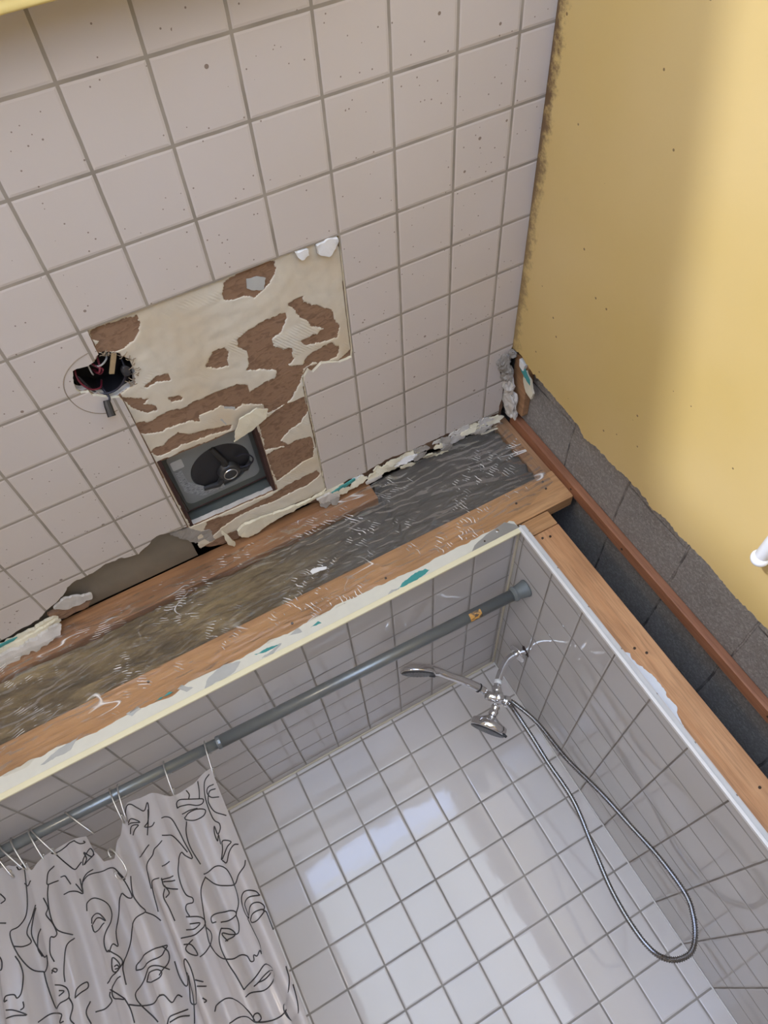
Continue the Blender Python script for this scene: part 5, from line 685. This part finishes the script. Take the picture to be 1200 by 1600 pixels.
# ------------------------------------------------------------------ shower rod
P0 = Vector((.678, 1.318, -.3665)); P1 = Vector((-.846, 1.31, -.327)); U = (P1-P0).normalized()
rod = thing('shower_rod', 'grey tension shower curtain rod spanning the top of the shower opening', 'shower rod', tuple((P0+P1)/2))
J = P0+U*((.678+.135)/abs(U.x))
bm = bmesh.new(); tube(bm, [P0+U*.03, J], .0148, 24); obj('wide_tube', bm, m_rod, rod, True)
bm = bmesh.new(); tube(bm, [J-U*.01, P1-U*.03], .0122, 24); obj('thin_tube', bm, m_rod, rod, True)
bm = bmesh.new(); lathe(bm, [(-.005, .0152), (.0, .0158), (.004, .0152), (.0045, .0125)], J, U, 24); obj('collar', bm, m_rod, rod)
for A, d in ((P0, U), (P1, -U)):
    bm = bmesh.new(); lathe(bm, [(0.0005, .0225), (.004, .023), (.006, .022), (.030, .0175), (.033, .0175), (.034, .0195), (.038, .0195), (.039, .0175), (.044, .0160)], A, d, 28); obj('end_cap', bm, m_rubber, rod, True)
sc_ = P0+U*.152; bm = bmesh.new()
ax = U; seg = 10; ringA = []; e1 = Vector((0, -.75, -.66)).normalized(); e1 = (e1-ax*e1.dot(ax)).normalized(); e2 = ax.cross(e1)
for s_ in (-.016, .016):
    ringA.append([bm.verts.new(sc_+ax*s_+(e1*math.cos(t)+e2*math.sin(t))*.0150) for t in [(-.75+1.5*k/seg) for k in range(seg+1)]])
for k in range(seg): bm.faces.new((ringA[0][k], ringA[0][k+1], ringA[1][k+1], ringA[1][k]))
def stk():
    n = N('orange_sticker'); return n.fin(n.mix(n.ramp(n.noise(90, 3, n.map((1, 2, 2))), (.45, 0), (.55, 1)), (.62, .33, .08), (.10, .07, .05)), .5)
obj('rod_sticker', bm, stk(), rod)
def rodp(x): t = (x-P0.x)/U.x; return P0+U*t
# ------------------------------------------------------------------ curtain hooks
def make_hook(name, p, tilt, label, swing=0):
    o = bpy.data.objects.new(name, None); C.objects.link(o)
    o.location = (p.x, p.y, p.z+H); o['_w'] = (0., 0., 0.); o.rotation_euler = (swing, tilt, 0)
    return tag(o, label, 'curtain hook', 'metal roller hooks on the curtain rod')
r_h = .0165
arc = [(0, -r_h*math.sin(math.radians(a)), r_h*math.cos(math.radians(a))) for a in range(-115, 96, 14)]
pts = [(0, arc[-1][1], arc[-1][2])]
path = arc + [(0, -.0165, -.012), (0, -.0135, -.028), (0, -.009, -.045), (0, -.004, -.058), (0, .002, -.065), (0, .008, -.060), (0, .009, -.050), (0, .008, -.046)]
hp = spline([Vector(q) for q in path], 3)
hm = bmesh.new(); tube(hm, hp, .00165, 8); hme = bpy.data.meshes.new('hook_wire'); hm.to_mesh(hme); hm.free(); hme.materials.append(m_steel)
for p_ in hme.polygons: p_.use_smooth = True
bmb = bmesh.new()
bmesh.ops.create_icosphere(bmb, subdivisions=2, radius=.0033); bme = bpy.data.meshes.new('ball'); bmb.to_mesh(bme); bmb.free(); bme.materials.append(m_steel)
for p_ in bme.polygons: p_.use_smooth = True
HK = [(-.163, -.12, 'first hook from the right, at the curtain right edge'), (-.258, -.05, 'second hook from the right, above a sharp curtain fold'), (-.362, -.08, 'third hook from the right, the right one of a touching pair'), (-.378, .05, 'fourth hook from the right, the left one of a touching pair'),
      (-.470, .52, 'steel hook swung far to the right, alone between two pairs'), (-.545, .42, 'hook left of the swung one, right of a crossing pair'), (-.553, .18, 'hook left of the swung one, left of a crossing pair'), (-.590, .2, 'third steel hook from the left frame edge'), (-.612, .45, 'second steel hook from the left frame edge'), (-.627, .3, 'leftmost steel hook at the left frame edge')]
for x, tl_, lb in HK:
    o = make_hook('curtain_hook', rodp(x), -tl_, lb+' on the grey rod')
    w = bpy.data.objects.new('hook_wire', hme); C.objects.link(w); w.parent = o
    for q in (path[0], path[-1]):
        b = bpy.data.objects.new('ball', bme); C.objects.link(b); b.parent = o; b.location = q
    for s_ in (-.0035, .0035):
        b = bpy.data.objects.new('roller', bme); C.objects.link(b); b.parent = o; b.location = (s_, path[0][1], path[0][2]-.001); b.scale = (.8, .8, .8)
o = make_hook('curtain_hook', Vector((-.402, 1.290, -.440)), 0, 'loose steel hook hanging upside down from the sagging curtain hem'); o.rotation_euler = (math.radians(10), .0, math.radians(80)); del o['group']
o.location.z = -.448+H; o.scale = (.8, .8, .8)
w = bpy.data.objects.new('hook_wire', hme); C.objects.link(w); w.parent = o; w.rotation_euler = (0, 0, 0)
for q in (path[0], path[-1]):
    b = bpy.data.objects.new('ball', bme); C.objects.link(b); b.parent = o; b.location = q
o.rotation_euler = (0, math.pi*.93, math.radians(70)); o.location.z = -.500+H
# ------------------------------------------------------------------ shower curtain
hem = sorted(DATA['hem'], key=lambda q: q[0])
def hz(x): return min(hz0(x), rodp(x).z-.032)
def hz0(x):
    if x <= hem[0][0]: return hem[0][1]
    for a, b in zip(hem, hem[1:]):
        if a[0] <= x <= b[0]:
            t = (x-a[0])/(b[0]-a[0]+1e-9); t = t*t*(3-2*t)*.5+t*.5; return a[1]*(1-t)+b[1]*t
    return hem[-1][1]
def pleat(x, z):
    d = max(0, -.37-z); k = .35+.65*min(1, d/.22)
    sh = x+.10*0+.012*math.sin(z*5+x*9)
    a = math.sin(2*math.pi*(sh/.078)+1.1*math.sin(x*17)); b = math.sin(2*math.pi*sh/.041+2+z*2)
    a = math.copysign(abs(a)**.8, a)
    return 1.312+k*(.0165*a+.0045*b)+.004*noise.noise(Vector((x*10, z*4, 0)))
def curt():
    n = N('frosted_vinyl_curtain'); t = n.t; b = n.b
    n.put(b.inputs['Base Color'], (.72, .68, .66)); b.inputs['Roughness'].default_value = .15
    bp = n.bump(n.noise(40, 3, n.map((1, 1, .25))), .12, .002); n.l(bp, b.inputs['Normal'])
    tl_ = n.n('ShaderNodeBsdfTranslucent'); tl_.inputs[0].default_value = (.85, .81, .79, 1)
    tp_ = n.n('ShaderNodeBsdfTransparent'); tp_.inputs[0].default_value = (.9, .88, .87, 1)
    a = n.n('ShaderNodeMixShader'); a.inputs[0].default_value = .42; n.l(b.outputs[0], a.inputs[1]); n.l(tl_.outputs[0], a.inputs[2])
    c = n.n('ShaderNodeMixShader'); c.inputs[0].default_value = .26; n.l(a.outputs[0], c.inputs[1]); n.l(tp_.outputs[0], c.inputs[2])
    n.l(c.outputs[0], n.out.inputs[0]); return n.m
bm = bmesh.new(); x0, x1, nx, nz = -.83, -.170, 330, 110; ZB = -2.25; V = []
for j in range(nz+1):
    t = (j/nz); row = []
    for i in range(nx+1):
        x = x0+(x1-x0)*i/nx; zt = hz(x); z = zt+(ZB-zt)*(t**1.5)
        # gathers pull towards the hooks near the hem
        xs = x-.012*max(0, -(z+.6))*max(0, (x+.45)/.3)
        row.append(bm.verts.new((xs, pleat(x, z), z)))
    V.append(row)
for j in range(nz):
    for i in range(nx): bm.faces.new((V[j][i], V[j][i+1], V[j+1][i+1], V[j+1][i]))
ncl = len(bm.faces)
for pl_ in DATA['art']:
    P_ = spline([(q[0], q[1], 0) for q in pl_], 5) if len(pl_) > 2 else [Vector((q[0], q[1], 0)) for q in pl_]
    pp = []
    for q in P_:
        q = q.copy(); 
        if q.x > -.172: q.x = -.172
        if q.y > hz(q.x)-.004: q.y = hz(q.x)-.004
        pp.append(Vector((q.x, pleat(q.x, q.y)-.0012, q.y)))
    # resample so the line hugs the folds
    rs = [pp[0]]
    for a, b in zip(pp, pp[1:]):
        m = max(1, int((b-a).length/.004))
        for k in range(1, m+1):
            x = a.x+(b.x-a.x)*k/m; z = a.z+(b.z-a.z)*k/m; rs.append(Vector((x, pleat(x, z)-.0012, z)))
    if len(rs) > 1:
        nf = len(bm.faces); tube(bm, rs, .00125, 5)
m_ink = plain('black_line_print', (.02, .018, .018), .4)
bm.faces.ensure_lookup_table()
for i, f_ in enumerate(bm.faces): f_.material_index = 0 if i < ncl else 1; f_.smooth = True
me = bpy.data.meshes.new('shower_curtain'); bm.to_mesh(me); bm.free()
cur = lnk('shower_curtain', me, [curt(), m_ink]); tag(cur, 'frosted translucent shower curtain printed with black one-line drawings of faces', 'shower curtain')
# ------------------------------------------------------------------ shower fittings
A = [Vector(p) for p in DATA['arm']]
arm = thing('shower_pipe', 'bent chrome shower pipe coming out of the tiled end wall', 'shower arm', tuple(A[0]))
bm = bmesh.new(); tube(bm, spline([A[0]+Vector((.004, 0, 0))]+A[1:6], 8), .0098, 20); obj('pipe', bm, m_chrome, arm, True)
d = (A[5]-A[4]).normalized(); bm = bmesh.new(); tube(bm, [A[4]+d*.002, A[4]+d*.013], .0104, 18); obj('thread_tape', bm, m_ptfe, arm, True)
bm = bmesh.new(); ed = Vector((1, 0, .10)); lathe(bm, [(-.004, .012), (-.005, .017), (-.002, .026), (.001, .029), (.002, .028), (.0, .012)], Vector(DATA['esc'][0]), ed, 32); obj('escutcheon', bm, m_chrome, arm, True)
bm = bmesh.new(); lump(bm, (.6785, 1.62, -.4166), (.0012, .021, .017), 4, 3, .5, 2.2); obj('wall_hole', bm, plain('dark_ragged_hole', (.06, .04, .03), .9), arm)
HD = [Vector(p) for p in DATA['head']]
dv = thing('shower_diverter', 'chrome diverter joining the shower arm, the fixed head and the hand shower', 'diverter', tuple(A[6]))
bm = bmesh.new(); dd = (A[6]-A[5]).normalized(); lathe(bm, [(-.010, .0125), (.004, .0135), (.008, .0120), (.012, .0145), (.030, .0145), (.034, .010)], A[5], Vector((-.35, 0, -1)), 24); obj('body', bm, m_chrome, dv, True)
q0 = Vector((.538, 1.62, -.492))
bm = bmesh.new(); tube(bm, [q0+Vector((.020, .02, -.010)), q0+Vector((-.022, -.012, .018))], [.013, .013], 20); obj('cross_tube', bm, m_chrome, dv, True)
bm = bmesh.new(); lathe(bm, [(0, .013), (.004, .0155), (.016, .0155), (.018, .012)], q0+Vector((.014, .015, -.008)), Vector((.6, .5, -.4)), 12); obj('knob', bm, m_chrome, dv, True)
# fixed head
na = Vector((-.80, .17, -.62)).normalized()   # spray direction
hb = q0+Vector((-.012, 0, -.012))
fx = thing('fixed_shower_head', 'round chrome fixed shower head with dark spray face pointing down', 'shower head', tuple(hb))
bm = bmesh.new(); lathe(bm, [(0, .010), (.008, .0125), (.011, .0105), (.016, .0105), (.019, .013), (.030, .013), (.032, .010)], hb, na, 24); obj('swivel_joint', bm, m_chrome, fx, True)
hc = hb+na*.032
bm = bmesh.new(); lathe(bm, [(0, .012), (.006, .020), (.011, .030), (.016, .040), (.020, .0475), (.028, .049), (.038, .0485), (.040, .046)], hc, na, 44); obj('shell', bm, m_chrome, fx, True)
bm = bmesh.new(); lathe(bm, [(.0402, .046), (.0420, .0455), (.0428, .038), (.0422, .0)], hc, na, 44); fa = obj('spray_face', bm, m_spray, fx, True)
u_ = na.orthogonal().normalized(); w_ = na.cross(u_)
def nozzles(ctr, u, w, nn, rings, r_, nm, par):
    bm = bmesh.new()
    for rad, cnt in rings:
        for k in range(cnt):
            a = 2*math.pi*k/cnt; p = ctr+(u*math.cos(a)+w*math.sin(a))*rad; lathe(bm, [(0, r_), (.0012, r_*.8)], p, nn, 6)
    o = obj(nm, bm, plain('grey_nozzle', (.22, .23, .24), .4), par); o['kind'] = 'stuff'
nozzles(hc+na*.0425, u_, w_, na, ((.010, 8), (.019, 14), (.028, 20), (.036, 26)), .0011, 'nozzles', fa)
bm = bmesh.new(); e_ = Vector((.86, -.4, -.3)); e_ = (e_-na*e_.dot(na)).normalized(); tube(bm, [hc+na*.036+e_*.044, hc+na*.040+e_*.056], [.005, .0035], 10); obj('spray_lever', bm, m_spray, fx, True)
# hand shower
HN = DATA['hand']
hs = thing('hand_shower', 'chrome hand shower with oval dark spray face held in the diverter bracket', 'hand shower', tuple(q0))
HP = [Vector(p) for p in [(0.5149, 1.605, -0.461), (0.5001, 1.59, -0.4444), (0.4685, 1.56, -0.4186), (0.4381, 1.535, -0.3958), (0.4185, 1.52, -0.3791), (0.3945, 1.5, -0.3702)]]
bm = bmesh.new(); sp_ = spline(HP, 6); k_ = len(sp_)-1
tube(bm, sp_, [.0125-.002*math.sin(i/k_*math.pi)+(-.0015 if i < k_*.15 else 0) + (.004*max(0, (i/k_-.8)/.2)) for i in range(k_+1)], 20); obj('handle', bm, m_chrome, hs, True)
bm = bmesh.new(); d0 = (HP[1]-HP[0]).normalized(); tube(bm, [HP[0]+d0*.018, HP[0]+d0*.021], .0128, 20); obj('seam_ring', bm, m_black, hs, True)
hcn = Vector((0.3629, 1.475, -0.3691)); hn = Vector((-.507, .20, -.906)).normalized()
hax = (HP[-1]-HP[-3]); hax = (hax-hn*hax.dot(hn)).normalized(); hbx = hn.cross(hax)
def ellip(prof, ctr, nn, u, w, eu, ew, seg=40):
    bm = bmesh.new(); rings = []
    for t, r in prof: rings.append([bm.verts.new(ctr+nn*t+u*math.cos(2*math.pi*k/seg)*max(r, 1e-4)*eu+w*math.sin(2*math.pi*k/seg)*max(r, 1e-4)*ew) for k in range(seg)])
    for a_, b_ in zip(rings, rings[1:]):
        for k in range(seg): bm.faces.new((a_[k], a_[(k+1) % seg], b_[(k+1) % seg], b_[k]))
    bm.faces.new(rings[0][::-1]); bm.faces.new(rings[-1]); return bm
obj('shell', ellip([(-.022, .003), (-.021, .016), (-.016, .030), (-.008, .040), (.0, .044), (.004, .0435)], hcn, hn, hax, hbx, 1.08, .95), m_chrome, hs, True)
fa = obj('spray_face', ellip([(.0042, .041), (.0065, .040), (.0072, .030), (.007, 0)], hcn, hn, hax, hbx, 1.08, .95), m_spray, hs, True)
nozzles(hcn+hn*.007, hax, hbx, hn, ((.008, 8), (.017, 14), (.026, 20), (.034, 24)), .001, 'nozzles', fa)
bm = bmesh.new(); tube(bm, [hcn+hn*.004-hax*.036-hbx*.0, hcn+hn*.006-hax*.052], [.005, .004], 10); obj('spray_lever', bm, m_spray, hs, True)
# hose: corrugated metal
HS = [Vector(p) for p in DATA['hose']]; HS[0] = q0+Vector((.024, .026, -.014)); HS[-1] = q0+Vector((.030, .030, -.010))
hp_ = spline(HS, 22); L = 0; bm = bmesh.new(); rings = []; pts = []
acc = [0]
for a, b in zip(hp_, hp_[1:]): acc.append(acc[-1]+(b-a).length)
n_ = int(acc[-1]/.00125); j = 0; out = []
for i in range(n_+1):
    s = acc[-1]*i/n_
    while j < len(acc)-2 and acc[j+1] < s: j += 1
    t = (s-acc[j])/(acc[j+1]-acc[j]+1e-12); out.append(hp_[j].lerp(hp_[j+1], t))
tube(bm, out, [.0069 if (i//2) % 2 else .0054 for i in range(len(out))], 12)
ho = obj('shower_hose', bm, plain('hose_steel', (.30, .29, .28), .25, 1, var=.03), None, False)
tag(ho, 'long corrugated metal shower hose looping down in front of the back tiles', 'shower hose')
# ------------------------------------------------------------------ white towel bar on the yellow wall
tb = thing('towel_bar', 'white rounded towel bar on the yellow wall at the right frame edge', 'towel bar', (.834, .765, -.71))
bm = bmesh.new(); c0 = Vector((.803, 0.733182001292233+.006, -0.7209756039190206)); lathe(bm, [(0, .008), (.01, .010), (.020, .012), (.030, .015), (.0308, .015)], c0-Vector((.0, 0, 0)), (1, 0, 0), 28); obj('end_post', bm, m_wplast, tb, True)
bm = bmesh.new(); tube(bm, [c0+Vector((.002, .012, 0)), c0+Vector((.002, .004, 0)), c0+Vector((.002, -.45, 0))], [.009, .0115, .0078], 24); obj('bar', bm, m_wplast, tb, True)
bm = bmesh.new(); bmesh.ops.create_uvsphere(bm, u_segments=24, v_segments=16, radius=.0148); bmesh.ops.translate(bm, verts=bm.verts, vec=c0+Vector((.002, .004, 0))); obj('end_knob', bm, m_wplast, tb, True)
bm = bmesh.new(); lathe(bm, [(0, .008), (.022, .012), (.0308, .015)], c0+Vector((0, -.45, 0)), (1, 0, 0), 28); obj('end_post', bm, m_wplast, tb, True)
# ------------------------------------------------------------------ outside, seen only as a reflection in the glazed tiles
m_out = plain('pale_stucco', (.95, .84, .62), .8)
tag(obj('neighbour_house', box(bmesh.new(), -9, 14, -14, -13, -2.9, 1.6), m_out), 'cream house wall across the yard outside the window', 'house')
slab('ground', -14, 16, -20, -1.3, -2.95, -2.9, plain('pale_paving', (.72, .70, .66), .9))
# body for the added fill lamp, out of view on the left wall
va = thing('added_fill_lamp', 'warm fill lamp bar added out of view on the left wall', 'lamp', (-1.55, -.75, -.79))
obj('lamp_body', box(bmesh.new(), -1.60, -1.52, -1.06, -.44, -.79, -.62, .005), m_white, va)
for o in bpy.data.objects:
    if '_w' in o: del o['_w']
